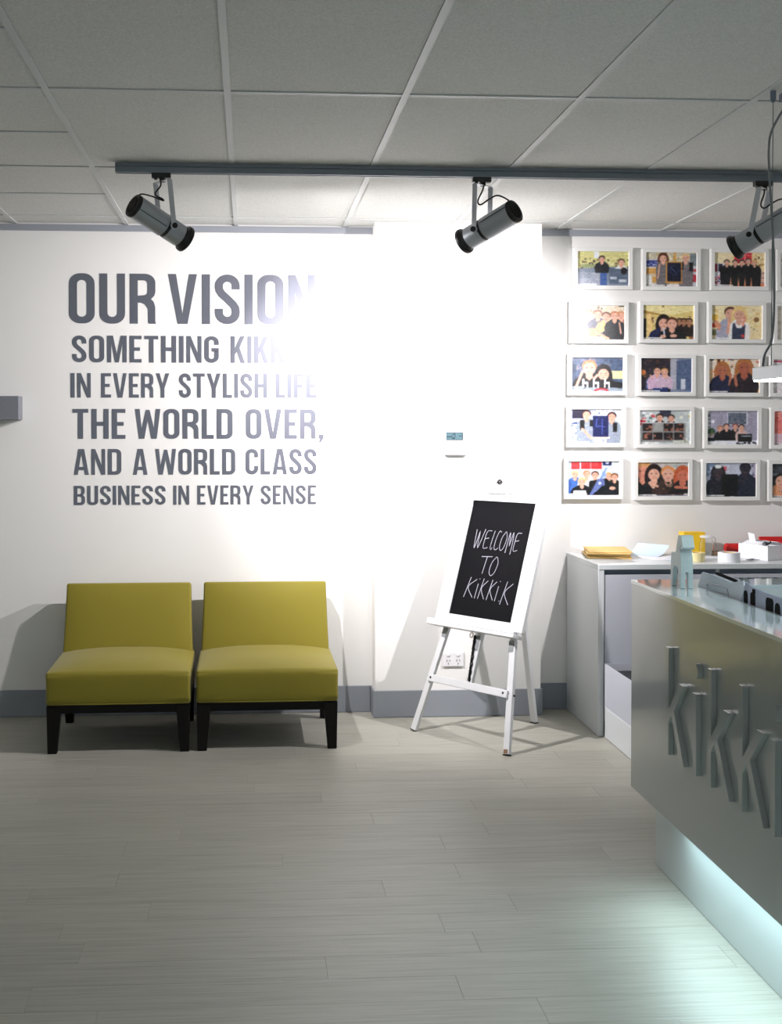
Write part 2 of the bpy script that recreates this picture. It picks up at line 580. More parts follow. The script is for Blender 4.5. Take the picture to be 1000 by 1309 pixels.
S = 0.148
def glyph(c):
    """(width, [shapes]); a shape is [outline, hole...]; height 1"""
    h = S / 2
    if c == 'O':
        w = .47; return w, [[rrect(0, 0, w, 1, .2), rrect(S, S * .9, w - S, 1 - S * .9, .085)]]
    if c == 'U':
        w = .47
        return w, [[[(0, 1)] + arc(.2, .2, .2, 180, 270) + arc(w - .2, .2, .2, 270, 360) + [(w, 1), (w - S, 1)] +
                    arc(w - S - .085, S * .9 + .085, .085, 0, -90) + arc(S + .085, S * .9 + .085, .085, 270, 180) + [(S, 1)]]]
    if c == 'D':
        w = .47
        return w, [[[(0, 0)] + arc(w - .19, .19, .19, 270, 360) + arc(w - .19, .81, .19, 0, 90) + [(0, 1)],
                    [(S, S * .9)] + arc(w - S - .07, S * .9 + .07, .07, 270, 360) + arc(w - S - .07, 1 - S * .9 - .07, .07, 0, 90) + [(S, 1 - S * .9)]]]
    if c == 'R':
        w = .48
        return w, [[[(0, 0), (S, 0), (S, .42), (.2, .42), (.27, .39), (w - S, .30), (w - S, .04), (w - S + .015, 0), (w, 0), (w - .012, .05), (w - .012, .34),
                     (w - .04, .44), (w - .09, .495), (w - .03, .56), (w - .01, .64)] + arc(w - .2, .82, .19, 0, 90, ry=.18) + [(0, 1)],
                    [(S, .56)] + arc(w - S - .08, .64, .07, 270, 360) + arc(w - S - .08, 1 - S * .9 - .07, .07, 0, 90) + [(S, 1 - S * .9)]]]
    if c == 'B':
        w = .475
        return w, [[[(0, 0)] + arc(w - .19, .19, .19, 270, 360) + [(w, .36), (w - .03, .45), (w - .09, .52), (w - .04, .58), (w - .015, .66)] +
                    arc(w - .205, .82, .19, 0, 90, ry=.18) + [(0, 1)],
                    [(S, S * .9)] + arc(w - S - .07, S * .9 + .07, .07, 270, 360) + arc(w - S - .07, .37, .07, 0, 90) + [(S, .44)],
                    [(S, .57)] + arc(w - S - .085, .64, .07, 270, 360) + arc(w - S - .085, 1 - S * .9 - .07, .07, 0, 90) + [(S, 1 - S * .9)]]]
    if c == 'S':
        w = .45
        r = .15
        p = [(w - h, .70), (w - h, 1 - h - r)] + arc(w / 2, 1 - h - r, w / 2 - h, 0, 180, 10, ry=r) + [(h, .74), (h + .01, .68), (h + .05, .61), (w / 2, .51),
            (w - h - .05, .40), (w - h - .01, .33), (w - h, .27)] + arc(w / 2, h + r, w / 2 - h, 0, -180, 10, ry=r) + [(h, .31)]
        return w, [[ribbon(p, S)]]
    if c == 'C' or c == 'G':
        w = .46
        r = .15
        p = [(w - h, .67), (w - h, 1 - h - r)] + arc(w / 2, 1 - h - r, w / 2 - h, 0, 180, 10, ry=r) + arc(w / 2, h + r, w / 2 - h, 180, 360, 10, ry=r)
        if c == 'C':
            return w, [[ribbon(p + [(w - h, .34)], S)]]
        return w, [[ribbon(p + [(w - h, .44)], S)], [[(w / 2, .42), (w, .42), (w, .55), (w / 2, .55)]]]
    if c == 'I':
        return S, [[[(0, 0), (S, 0), (S, 1), (0, 1)]]]
    if c == 'L':
        return .35, [[[(0, 0), (.35, 0), (.35, .13), (S, .13), (S, 1), (0, 1)]]]
    if c == 'T':
        w = .44; return w, [[[(w / 2 - h, 0), (w / 2 + h, 0), (w / 2 + h, .87), (w, .87), (w, 1), (0, 1), (0, .87), (w / 2 - h, .87)]]]
    if c == 'H':
        w = .48
        return w, [[[(0, 0), (S, 0), (S, .43), (w - S, .43), (w - S, 0), (w, 0), (w, 1), (w - S, 1), (w - S, .57), (S, .57), (S, 1), (0, 1)]]]
    if c == 'E':
        w = .38
        return w, [[[(0, 0), (w, 0), (w, .13), (S, .13), (S, .435), (.33, .435), (.33, .565), (S, .565), (S, .87), (w, .87), (w, 1), (0, 1)]]]
    if c == 'F':
        w = .37
        return w, [[[(0, 0), (S, 0), (S, .43), (.32, .43), (.32, .56), (S, .56), (S, .87), (w, .87), (w, 1), (0, 1)]]]
    if c == 'N':
        w = .48; t = .125
        return w, [[[(0, 0), (t, 0), (t, .64), (w - t - .01, 0), (w, 0), (w, 1), (w - t, 1), (w - t, .37), (t + .01, 1), (0, 1)]]]
    if c == 'M':
        w = .62; t = .135
        return w, [[[(0, 0), (t, 0), (t, .70), (w / 2 - .06, 0), (w / 2 + .06, 0), (w - t, .70), (w - t, 0), (w, 0), (w, 1), (w - .19, 1), (w / 2, .33), (.19, 1), (0, 1)]]]
    if c == 'V':
        w = .52
        return w, [[[(w / 2 - .09, 0), (w / 2 + .09, 0), (w, 1), (w - .145, 1), (w / 2, .21), (.145, 1), (0, 1)]]]
    if c == 'W':
        w = .74
        return w, [[[(.11, 0), (.27, 0), (w / 2, .60), (w - .27, 0), (w - .11, 0), (w, 1), (w - .14, 1), (w - .19, .36), (w / 2 + .055, .97), (w / 2 - .055, .97),
                     (.19, .36), (.14, 1), (0, 1)]]]
    if c == 'A':
        w = .52
        return w, [[[(0, 0), (.14, 0), (.165, .18), (w - .165, .18), (w - .14, 0), (w, 0), (w / 2 + .10, 1), (w / 2 - .10, 1)],
                    [(.185, .31), (w / 2, .80), (w - .185, .31)]]]
    if c == 'Y':
        w = .52
        return w, [[[(w / 2 - h, 0), (w / 2 + h, 0), (w / 2 + h, .38), (w, 1), (w - .15, 1), (w / 2, .58), (.15, 1), (0, 1), (w / 2 - h, .38)]]]
    if c == 'K':
        w = .5
        return w, [[[(0, 0), (S, 0), (S, .30), (.215, .42), (w - .155, 0), (w, 0), (.315, .57), (w - .01, 1), (w - .16, 1), (S, .56), (S, 1), (0, 1)]]]
    if c == ',':
        return .15, [[[(0, 0), (.045, 0), (.0, -.12), (.06, -.12), (.15, .03), (.15, .14), (0, .14)]]]
    if c == '.':
        return .15, [[[(0, 0), (.15, 0), (.15, .15), (0, .15)]]]


def wall_x(u): return (u - 314.9) / 230.9 + 0.0     # horizontal scale of the wall, checked against the fitted camera
LINES = [
    ('top line of the large grey wall lettering, OUR VISION', 2.158, 2.432, [('OUR', -.985, -.512), ('VISION', -.446, .362)]),
    ('second line of grey wall lettering, beginning SOMETHING', 1.945, 2.092, [('SOMETHING', -.969, -.168), ('KIKKI.K', -.103, .365)]),
    ('third line of grey wall lettering, IN EVERY STYLISH LIFE', 1.752, 1.886, [('IN', -.978, -.868), ('EVERY', -.812, -.440), ('STYLISH', -.387, .098), ('LIFE', .145, .372)]),
    ('fourth line of grey wall lettering, THE WORLD OVER', 1.526, 1.690, [('THE', -.968, -.680), ('WORLD', -.628, -.092), ('OVER,', -.020, .412)]),
    ('fifth line of grey wall lettering, AND A WORLD CLASS', 1.328, 1.470, [('AND', -.962, -.703), ('A', -.640, -.560), ('WORLD', -.518, -.078), ('CLASS', -.022, .372)]),
    ('bottom line of grey wall lettering, BUSINESS IN EVERY SENSE', 1.162, 1.268, [('BUSINESS', -.962, -.462), ('IN', -.420, -.332), ('EVERY', -.288, .024), ('SENSE', .062, .370)]),
]
for lab, z0, z1, words in LINES:
    t = thing('wall_lettering', lab, 'wall lettering', (words[0][1], -.0006, z0), group='lines of grey vinyl lettering on the wall')
    hh = z1 - z0
    for wd, xa, xb in words:
        gs = [glyph(c) for c in wd]
        gap = .085
        tot = sum(g[0] for g in gs) + gap * (len(gs) - 1)
        sx = (xb - xa) / tot
        x = 0
        for (gw, shapes), ch in zip(gs, wd):
            b = B()
            for shp in shapes:
                prism(b, shp, lambda a, c, d, x=x: Vector((xa + (x + a) * sx, -.0006 - d, z0 + c * hh)), 0.0, 0.0012)
            obj('letter', b, M['vinyl'], t)
            x += gw + gap

# ------------------------------------------------------------------ wall shelf at the left edge
b = B(); box(b, (-2.05, -.115, 1.629), (-1.238, -.0005, 1.757))
o = obj('wall_shelf', b, M['shelf'], bevel=0.002, seg=1)
tag(o, 'grey box shelf on the white wall at the left edge of the picture', 'shelf')

# ------------------------------------------------------------------ chairs
def cushion(bm, lo, hi, crown_top=0.0, bulge_front=0.0, n=9):
    cx, cy, cz = [(a + c) / 2 for a, c in zip(lo, hi)]
    hx, hy, hz = [(c - a) / 2 for a, c in zip(lo, hi)]
    r = bmesh.ops.create_cube(bm, size=2.0)
    bmesh.ops.subdivide_edges(bm, edges=list({e for v in r['verts'] for e in v.link_edges}), cuts=n, use_grid_fill=True)
    for v in bm.verts:
        x, y, z = v.co
        zz = z
        Z = cz + hz * z
        Y = cy + hy * y
        if crown_top:
            Z += crown_top * (1 - abs(x) ** 3) * (1 - min(1, abs(y)) ** 4) * max(0, z)
        if bulge_front:
            Y -= bulge_front * (1 - x ** 4) * (1 - z ** 4) * max(0, -y)
        X = cx + hx * x * (1 - .006 * (1 - z * z))
        v.co = (X, Y, Z)


def make_chair(label):
    """slipper chair; local origin on the floor under the middle of the seat front"""
    t = thing('slipper_chair', label, 'chair', (0, 0, 0), 0, 'olive yellow slipper chairs against the wall')
    W = .350
    b = B(); cushion(b, (-W, .0, .236), (W, .60, .398), crown_top=.044, bulge_front=.008)
    seat = obj('seat', b, M['olive'], t, bevel=.036, seg=6)
    b = B()
    r = .003
    pts = [(-W + .004, .55, .300), (-W - .0005, .30, .300), (-W + .010, .03, .300)][:2] + [(-W - .0005, .06, .300)]
    pts = [(-W + .018, .012, .242), (-.2, -.0015, .2425), (0, -.0022, .2425), (.2, -.0015, .2425), (W - .018, .012, .242)]
    tube(b, pts, r, 6); obj('piping', b, M['olive'], seat, smooth=True)
    # backrest leans towards the wall and narrows slightly at the top
    b = B(); cushion(b, (-.345, -.055, -.02), (.345, .055, .43), bulge_front=.014)
    for v in b.verts:
        k = (v.co.z + .02) / .45
        v.co.x *= 1 - .045 * k
    lean = Matrix.Translation((0, .575, .325)) @ Matrix.Rotation(math.radians(-12.5), 4, 'X')
    b.transform(lean)
    obj('backrest', b, M['olive'], t, bevel=.02, seg=5)
    b = B()
    box(b, (-W + .005, .012, .195), (W - .005, .035, .2365)); box(b, (-W + .005, .60, .195), (W - .005, .62, .2365))
    box(b, (-W + .005, .034, .195), (-W + .028, .601, .2365)); box(b, (W - .028, .034, .195), (W - .005, .601, .2365))
    box(b, (-W + .02, .034, .215), (W - .02, .601, .235))
    obj('seat_frame', b, M['wood'], t, bevel=.0015, seg=1)
    for sx in (-1, 1):
        xo = sx * (W - .004)
        b = B()
        ring_loft(b, [[(xo, .006, .232), (xo - sx * .068, .006, .232), (xo - sx * .068, .07, .232), (xo, .07, .232)],
                      [(xo - sx * .004, .010, 0), (xo - sx * .048, .010, 0), (xo - sx * .048, .05, 0), (xo - sx * .004, .05, 0)]])
        obj('leg', b, M['wood'], t, bevel=.002, seg=1)
        b = B()
        ring_loft(b, [[(xo, .56, .232), (xo - sx * .06, .56, .232), (xo - sx * .06, .63, .232), (xo, .63, .232)],
                      [(xo - sx * .004, .64, 0), (xo - sx * .045, .64, 0), (xo - sx * .045, .68, 0), (xo - sx * .004, .68, 0)]])
        obj('leg', b, M['wood'], t, bevel=.002, seg=1)
    return t


chair = make_chair('olive yellow armless slipper chair with dark legs, left of the pair under the lettering')
chair2 = chair.copy(); COL.objects.link(chair2)
chair2['label'] = 'olive yellow armless slipper chair with dark legs, right of the pair, nearer the column'
for ch in list(chair.children):
    c = ch.copy(); COL.objects.link(c); c.parent = chair2
    for g in ch.children:
        d = g.copy(); COL.objects.link(d); d.parent = c
chair.location = (-.638, -.805, 0); chair.rotation_euler = (0, 0, math.radians(.6))
chair2.location = (.087, -.795, 0); chair2.rotation_euler = (0, 0, math.radians(.3))

# ------------------------------------------------------------------ thermostat and outlet on the column
t = thing('thermostat', 'white wall thermostat with grey display on the column above the easel', 'thermostat', (1.122, COLY, 1.43))
b = B()
yb, yf = COLY - .0003, COLY - .028
ring_loft(b, [[(1.062, yb, 1.436), (1.187, yb, 1.436), (1.187, yb, 1.566), (1.062, yb, 1.566)],
              [(1.062, yf + .006, 1.436), (1.187, yf + .006, 1.436), (1.187, yf + .006, 1.566), (1.062, yf + .006, 1.566)],
              [(1.066, yf, 1.442), (1.178, yf, 1.442), (1.182, yf, 1.562), (1.066, yf, 1.562)]])
obj('case', b, M['plastic'], t, bevel=.002, seg=1)
b = B(); box(b, (1.070, yf - .0012, 1.519), (1.162, yf + .0002, 1.561)); scr = obj('display', b, M['lcd'], t)
b = B()
y0, y1 = yf - .002, yf - .0011
for lo, hi in (((1.070, 1.558), (1.162, 1.561)), ((1.070, 1.519), (1.162, 1.522)), ((1.160, 1.519), (1.163, 1.561)),
               ((1.072, 1.536), (1.101, 1.540)), ((1.138, 1.540), (1.160, 1.543)), ((1.104, 1.526), (1.118, 1.531)), ((1.114, 1.547), (1.118, 1.558))):
    box(b, (lo[0], y0, lo[1]), (hi[0], y1, hi[1]))
tube(b, [(1.111 + .011 * math.cos(k * math.pi / 6), yf - .0015, 1.541 + .009 * math.sin(k * math.pi / 6)) for k in range(12)], .0012, 5, smooth=False, closed=True)
obj('display_marks', b, M['ink'], scr)
for k in range(3):
    b = B(); box(b, (1.075 + .03 * k, yf - .002, 1.468), (1.093 + .03 * k, yf + .0002, 1.476)); obj('button', b, M['plastic'], t, bevel=.001, seg=1)

t = thing('power_outlet', 'white double power outlet low on the column behind the easel', 'outlet', (1.115, COLY, .276))
b = B(); box(b, (1.057, COLY - .011, .277), (1.173, COLY - .0003, .356)); obj('plate', b, M['plastic'], t, bevel=.003, seg=2)
for cx in (1.088, 1.142):
    b = B(); lathe(b, (cx, COLY - .0108, .340), (0, -1, 0), [(0, .0095), (.003, .0095), (.0045, .007)], 16); obj('switch', b, M['plastic'], t, smooth=True)
    b = B()
    for dx, dz, a in ((-.008, .006, .5), (.008, .006, -.5), (0, -.011, 0)):
        mt = Matrix.Translation((cx, 0, .304)) @ Matrix.Translation((dx, 0, dz)) @ Matrix.Rotation(a, 4, 'Y')
        box(b, (-.0014, COLY - .0125, -.005), (.0014, COLY - .0105, .005), mt)
    obj('socket_slots', b, M['hole'], t)

# ------------------------------------------------------------------ easel and blackboard
EM = Vector((1.0485, -.708, 0)); EU = Vector((.596, -.803, 0)).normalized(); EV = Vector((.803, .596, 0)).normalized()
TH = math.radians(18)
EUP = Vector((0, 0, math.cos(TH))) + EV * math.sin(TH)
EN = EU.cross(EUP).normalized()          # towards the viewer
if EN.y > 0:
    EN = -EN
def ep(u, h, n=0.0):
    return EM + EU * u + EUP * h + EN * n
def ebox(bm, u0, u1, h0, h1, n0, n1):
    vs = []
    for n in (n0, n1):
        for u, h in ((u0, h0), (u1, h0), (u1, h1), (u0, h1)):
            vs.append(bm.verts.new(ep(u, h, n)))
    for f in ((0, 3, 2, 1), (4, 5, 6, 7), (0, 1, 5, 4), (1, 2, 6, 5), (2, 3, 7, 6), (3, 0, 4, 7)):
        bm.faces.new([vs[i] for i in f])

easel = thing('easel', 'white painted wooden tripod easel standing in front of the column', 'easel', tuple(EM))
for s in (-1, 1):
    b = B()
    foot = ep(s * .321, 0.004); top = ep(s * .106 - .040, 1.325)
    beam(b, foot, top, .036, .022, up=EN)
    leg = obj('leg', b, M['whitepaint'], easel, bevel=.002, seg=1)
    b = B(); beam(b, ep(s * .3215, .0015), ep(s * .3207, .006), .037, .023, up=EN); obj('foot_cap', b, M['black'], leg)
    hh = .52 if s > 0 else .535
    q = .321 - .162 * hh - s * .030 * hh
    b = B(); beam(b, ep(s * q, hh - .028, .0115), ep(s * (q - .010), hh + .028, .0115), .030, .003, up=EN); obj('felt_pad', b, M['greytape'], leg)
    if s > 0:
        b = B(); beam(b, ep(.3195, .008, .0115), ep(.316, .028, .0115), .026, .0012, up=EN); obj('worn_patch', b, M['rust'], leg)
# rear leg
apex = ep(-.030, 1.28, -.03)
rear = Vector((1.527, -.321, 0))
b = B(); beam(b, rear + Vector((0, 0, .004)), apex, .036, .022, up=EV); rl = obj('leg', b, M['whitepaint'], easel, bevel=.002, seg=1)
b = B(); beam(b, rear + Vector((0, 0, .0005)), rear + Vector((0, 0, .006)), .038, .024, up=EV); obj('foot_cap', b, M['black'], rl)
# top block, cross bar, centre mast
b = B(); ebox(b, -.155, .085, 1.262, 1.312, -.036, -.012); obj('top_block', b, M['whitepaint'], easel, bevel=.002, seg=1)
b = B(); ebox(b, -.284, .262, .267, .305, .0112, .026); cb = obj('cross_bar', b, M['whitepaint'], easel, bevel=.002, seg=1)
for u in (-.262, .238):
    b = B(); cyl(b, ep(u, .288, .0255), ep(u, .288, .0285), .0055, 12); obj('screw', b, M['black'], cb, smooth=True)
b = B(); cyl(b, ep(.300, .286, .008), ep(.300, .286, .0145), .0055, 12); obj('screw', b, M['black'], cb, smooth=True)
b = B(); ebox(b, -.020, .008, .29, 1.262, -.014, .010); obj('mast', b, M['whitepaint'], easel, bevel=.002, seg=1)
b = B(); ebox(b, -.037, .003, .47, .545, .0102, .013); obj('mast_pad', b, M['greytape'], easel)
# tray
b = B(); ebox(b, -.337, .266, .558, .576, .0, .072); ebox(b, -.337, .266, .576, .590, .060, .072)
obj('tray', b, M['whitepaint'], easel, bevel=.003, seg=2)
b = B(); tube(b, [ep(-.050 + .011 * math.cos(k * math.pi / 6), .541 + .013 * math.sin(k * math.pi / 6), .02) for k in range(12)], .0022, 6, smooth=False, closed=True)
obj('ring', b, M['brass'], easel, smooth=True)
# chain of links
b = B()
c0, c1 = ep(-.026, .540, .020), ep(-.006, .312, .016)
N = 12
for k in range(N):
    c = c0.lerp(c1, (k + .5) / N)
    ax = (c1 - c0).normalized()
    sd = EU if k % 2 else EN
    pts = [c + ax * (.0115 * math.sin(a)) + sd * (.0055 * math.cos(a)) for a in [j * math.pi / 5 for j in range(10)]]
    tube(b, pts, .0036, 5, smooth=False, closed=True)
ch = obj('chain', b, M['chain'], easel, smooth=True)
# clip at the top
b = B(); ebox(b, -.135, -.015, 1.293, 1.302, .010, .040); ebox(b, -.135, -.015, 1.302, 1.350, .010, .016); ebox(b, -.098, -.068, 1.350, 1.372, .010, .016)
clip = obj('clip', b, M['whitepaint'], easel, bevel=.0015, seg=1)
b = B(); ebox(b, -.130, -.020, 1.2884, 1.2928, .012, .042); obj('clip_pad', b, M['greytape'], clip)
b = B()
lathe(b, ep(-.083, 1.358, .016), EN, [(0, .006), (.006, .006), (.008, .012), (.016, .012), (.018, .008)], 12)
beam(b, ep(-.101, 1.354, .026), ep(-.065, 1.362, .026), .006, .006, up=EN)
beam(b, ep(-.086, 1.344, .026), ep(-.080, 1.374, .026), .006, .006, up=EN)
obj('wing_nut', b, M['black'], clip, smooth=True)

board = thing('blackboard', 'white framed blackboard with chalk welcome writing resting on the easel', 'blackboard', tuple(ep(-.018, .592)))
BC = -.016
u0, u1, h0, h1 = BC - .30, BC + .30, .591, 1.288
iu0, iu1, ih0, ih1 = BC - .213, BC + .216, .632, 1.250
n0, n1 = .014, .036
def miter(bm, a, bq, c, d):
    vs = []
    for n in (n0, n1):
        for q in (a, bq, c, d):
            vs.append(bm.verts.new(ep(q[0], q[1], n)))
    for f in ((0, 3, 2, 1), (4, 5, 6, 7), (0, 1, 5, 4), (1, 2, 6, 5), (2, 3, 7, 6), (3, 0, 4, 7)):
        bm.faces.new([vs[i] for i in f])
O_ = [(u0, h0), (u1, h0), (u1, h1), (u0, h1)]
I_ = [(iu0, ih0), (iu1, ih0), (iu1, ih1), (iu0, ih1)]
for k in range(4):
    j = (k + 1) % 4
    b = B(); miter(b, O_[k], O_[j], I_[j], I_[k]); obj('frame_rail', b, M['whitepaint'], board, bevel=.0008, seg=1)
b = B(); ebox(b, iu0 - .006, iu1 + .006, ih0 - .006, ih1 + .006, .0165, .028); slate = obj('slate', b, M['slate'], board)
# chalk writing: strokes measured as fractions of the slate (across, up)
def at_slate(a, c):
    return iu0 + a * (iu1 - iu0), ih0 + c * (ih1 - ih0)
CH = {
    'W': [[(.0, 1), (.10, 0), (.42, .92)], [(.42, .92), (.50, .02), (1, 1.05)]],
    'E': [[(.95, 1), (.25, .93), (.05, .3), (.15, .03), (.75, .08)], [(.12, .55), (.72, .60)]],
    'l': [[(.6, 1), (.25, .4), (.2, .08), (.5, 0), (.7, .1)]],
    'C': [[(.95, .98), (.55, 1), (.15, .55), (.1, .12), (.4, 0), (.85, .1)]],
    'O': [[(.6, 1), (.2, .7), (.05, .25), (.3, 0), (.7, .15), (.95, .65), (.75, .97), (.6, 1)]],
    'M': [[(.0, .0), (.22, .98), (.45, .35)], [(.45, .35), (.75, 1), (.85, .45), (.80, -.05)]],
    'T': [[(.0, .95), (1, 1)], [(.52, .97), (.35, 0)]],
    'K': [[(.38, 1), (.05, 0)], [(.95, .93), (.30, .52), (.85, .02)]],
    'i': [[(.6, .72), (.3, 0)], [(.78, .98), (.82, .97)]],
    '.': [[(.3, .02), (.4, .03)]],
}
# each entry: character, left, right, bottom, top (fractions of the slate, left to right, bottom to top)
def slate_strokes():
    out = []
    def put(c, l, r, bo, to):
        for st in CH[c]:
            out.append([(l + (r - l) * a, bo + (to - bo) * q) for a, q in st])
    x0 = .205
    for c, l, r in (('W', .155, .295), ('E', .305, .405), ('l', .415, .475), ('C', .480, .560), ('O', .565, .665), ('M', .675, .775), ('E', .785, .875)):
        put(c, l, r, .585 - .015 * (c == 'M'), .745)
    put('T', .330, .495, .375, .525); put('O', .485, .610, .365, .525)
    for c, l, r in (('K', .165, .335), ('i', .335, .385), ('K', .395, .515), ('K', .535, .655), ('i', .655, .715), ('.', .735, .755), ('K', .755, .910)):
        put(c, l, r, .160 - .02 * (l > .75), .330)
    return out
b = B()
for st in slate_strokes():
    pts = [ep(*at_slate(a, c), .0282) for a, c in st]
    P = smooth_path(pts, 5) if len(pts) > 2 else pts
    for p, q in zip(P, P[1:]):
        if (q - p).length > 1e-6:
            dd = (q - p).normalized() * .0015
            beam(b, p - dd, q + dd, .0036, .0006, up=EN)
obj('chalk_writing', b, M['chalk'], slate)

# ------------------------------------------------------------------ framed photographs
NXP, NYP = 76, 54
class Ink:
    def __init__(s, bg):
        s.W, s.Hh = NXP * 2, NYP * 2
        s.a = np.zeros((s.Hh, s.W, 3)); s.a[:] = bg
        s.yy, s.xx = np.mgrid[0:s.Hh, 0:s.W]
        s.xx = (s.xx + .5) / s.W; s.yy = (s.yy + .5) / s.Hh
    def r(s, x0, y0, x1, y1, c):
        m = (s.xx >= x0) & (s.xx < x1) & (s.yy >= y0) & (s.yy < y1); s.a[m] = c; return s
    def e(s, cx, cy, rx, ry, c):
        m = ((s.xx - cx) / rx) ** 2 + ((s.yy - cy) / ry) ** 2 < 1; s.a[m] = c; return s
    def p(s, pts, c):
        m = np.zeros(s.xx.shape, bool); n = len(pts)
        for i in range(n):
            x1, y1 = pts[i]; x2, y2 = pts[(i + 1) % n]
            if y1 == y2: continue
            k = ((s.yy < y1) != (s.yy < y2)) & (s.xx < (x2 - x1) * (s.yy - y1) / (y2 - y1) + x1); m ^= k
        s.a[m] = c; return s
    def who(s, cx, top, h, cloth, hair=(60, 40, 30), skin=(226, 172, 150), bot=1.0, long=False, w=1.0, arms=None):
        """head of height h (fraction), shoulders and trunk down to bot"""
        rx, ry = h * .30, h * .5
        sh = top + h * 1.15
        if long:
            s.e(cx, top + h * .75, rx * 1.5, h * .95, hair)
        s.p([(cx - rx * .5, top + h * .8), (cx + rx * .5, top + h * .8), (cx + rx * 1.9 * w, sh + h * .12), (cx + rx * 2.3 * w, sh + h * .6), (cx + rx * 2.0 * w, bot),
             (cx - rx * 2.0 * w, bot), (cx - rx * 2.3 * w, sh + h * .6), (cx - rx * 1.9 * w, sh + h * .12)], cloth)
        s.p([(cx - rx * .5, top + h * .8), (cx + rx * .5, top + h * .8), (cx + rx * .55, sh), (cx, sh + h * .22), (cx - rx * .55, sh)], skin)
        s.e(cx, top + h * .40, rx * 1.10, ry * .84, hair)
        s.e(cx, top + h * .57, rx * .93, ry * .82, skin)
        s.e(cx, top + h * .80, rx * .30, h * .025, (200, 120, 110))
        s.e(cx - rx * .38, top + h * .5, rx * .12, h * .03, (50, 35, 30)); s.e(cx + rx * .38, top + h * .5, rx * .12, h * .03, (50, 35, 30))
        for (ax, ay, bx, by) in (arms or []):
            s.line(ax, ay, bx, by, h * .12, skin)
        return s
    def line(s, x0, y0, x1, y1, t, c):
        dx, dy = x1 - x0, (y1 - y0) * .7; L2 = dx * dx + dy * dy + 1e-9
        u = np.clip(((s.xx - x0) * dx + (s.yy - y0) * .7 * dy) / L2, 0, 1)
        d = np.hypot(s.xx - x0 - u * dx, (s.yy - y0) * .7 - u * dy); s.a[d < t / 2] = c; return s
    def clutter(s, x0, y0, x1, y1, n, cols, seed=1, sz=.05):
        g = random.Random(seed)
        for _ in range(n):
            x, y = g.uniform(x0, x1), g.uniform(y0, y1); w, h = g.uniform(.4, 1) * sz, g.uniform(.4, 1) * sz
            s.r(max(x, x0), max(y, y0), min(x + w, x1), min(y + h, y1), g.choice(cols))
        return s
    def shelf(s, x0, y0, x1, y1, n, c=(230, 230, 235)):
        for k in range(n + 1):
            y = y0 + (y1 - y0) * k / n; s.r(x0, y, x1, y + .018, c)
        return s
    def cap(s):
        s.r(0.01, .925, .38, .965, (245, 245, 245)); s.clutter(.02, .935, .36, .955, 18, [(90, 90, 90), (245, 245, 245)], 4, .025); return s
    def cells(s):
        q = s.a.copy()
        for ax in (0, 1, 0, 1):
            q = (np.roll(q, 1, ax) + 2 * q + np.roll(q, -1, ax)) / 4
        g = np.random.default_rng(int(s.a.sum()) % 9973)
        a = q.reshape(NYP, 2, NXP, 2, 3).mean(axis=(1, 3))
        big = np.kron(g.normal(0, 5, (NYP // 3, NXP // 4, 1)), np.ones((3, 4, 1)))
        a = np.clip(a + g.normal(0, 3, a.shape) + big + g.normal(0, 6, (NYP, NXP, 1)), 0, 255) / 255
        return np.where(a <= .04045, a / 12.92, ((a + .055) / 1.055) ** 2.4)

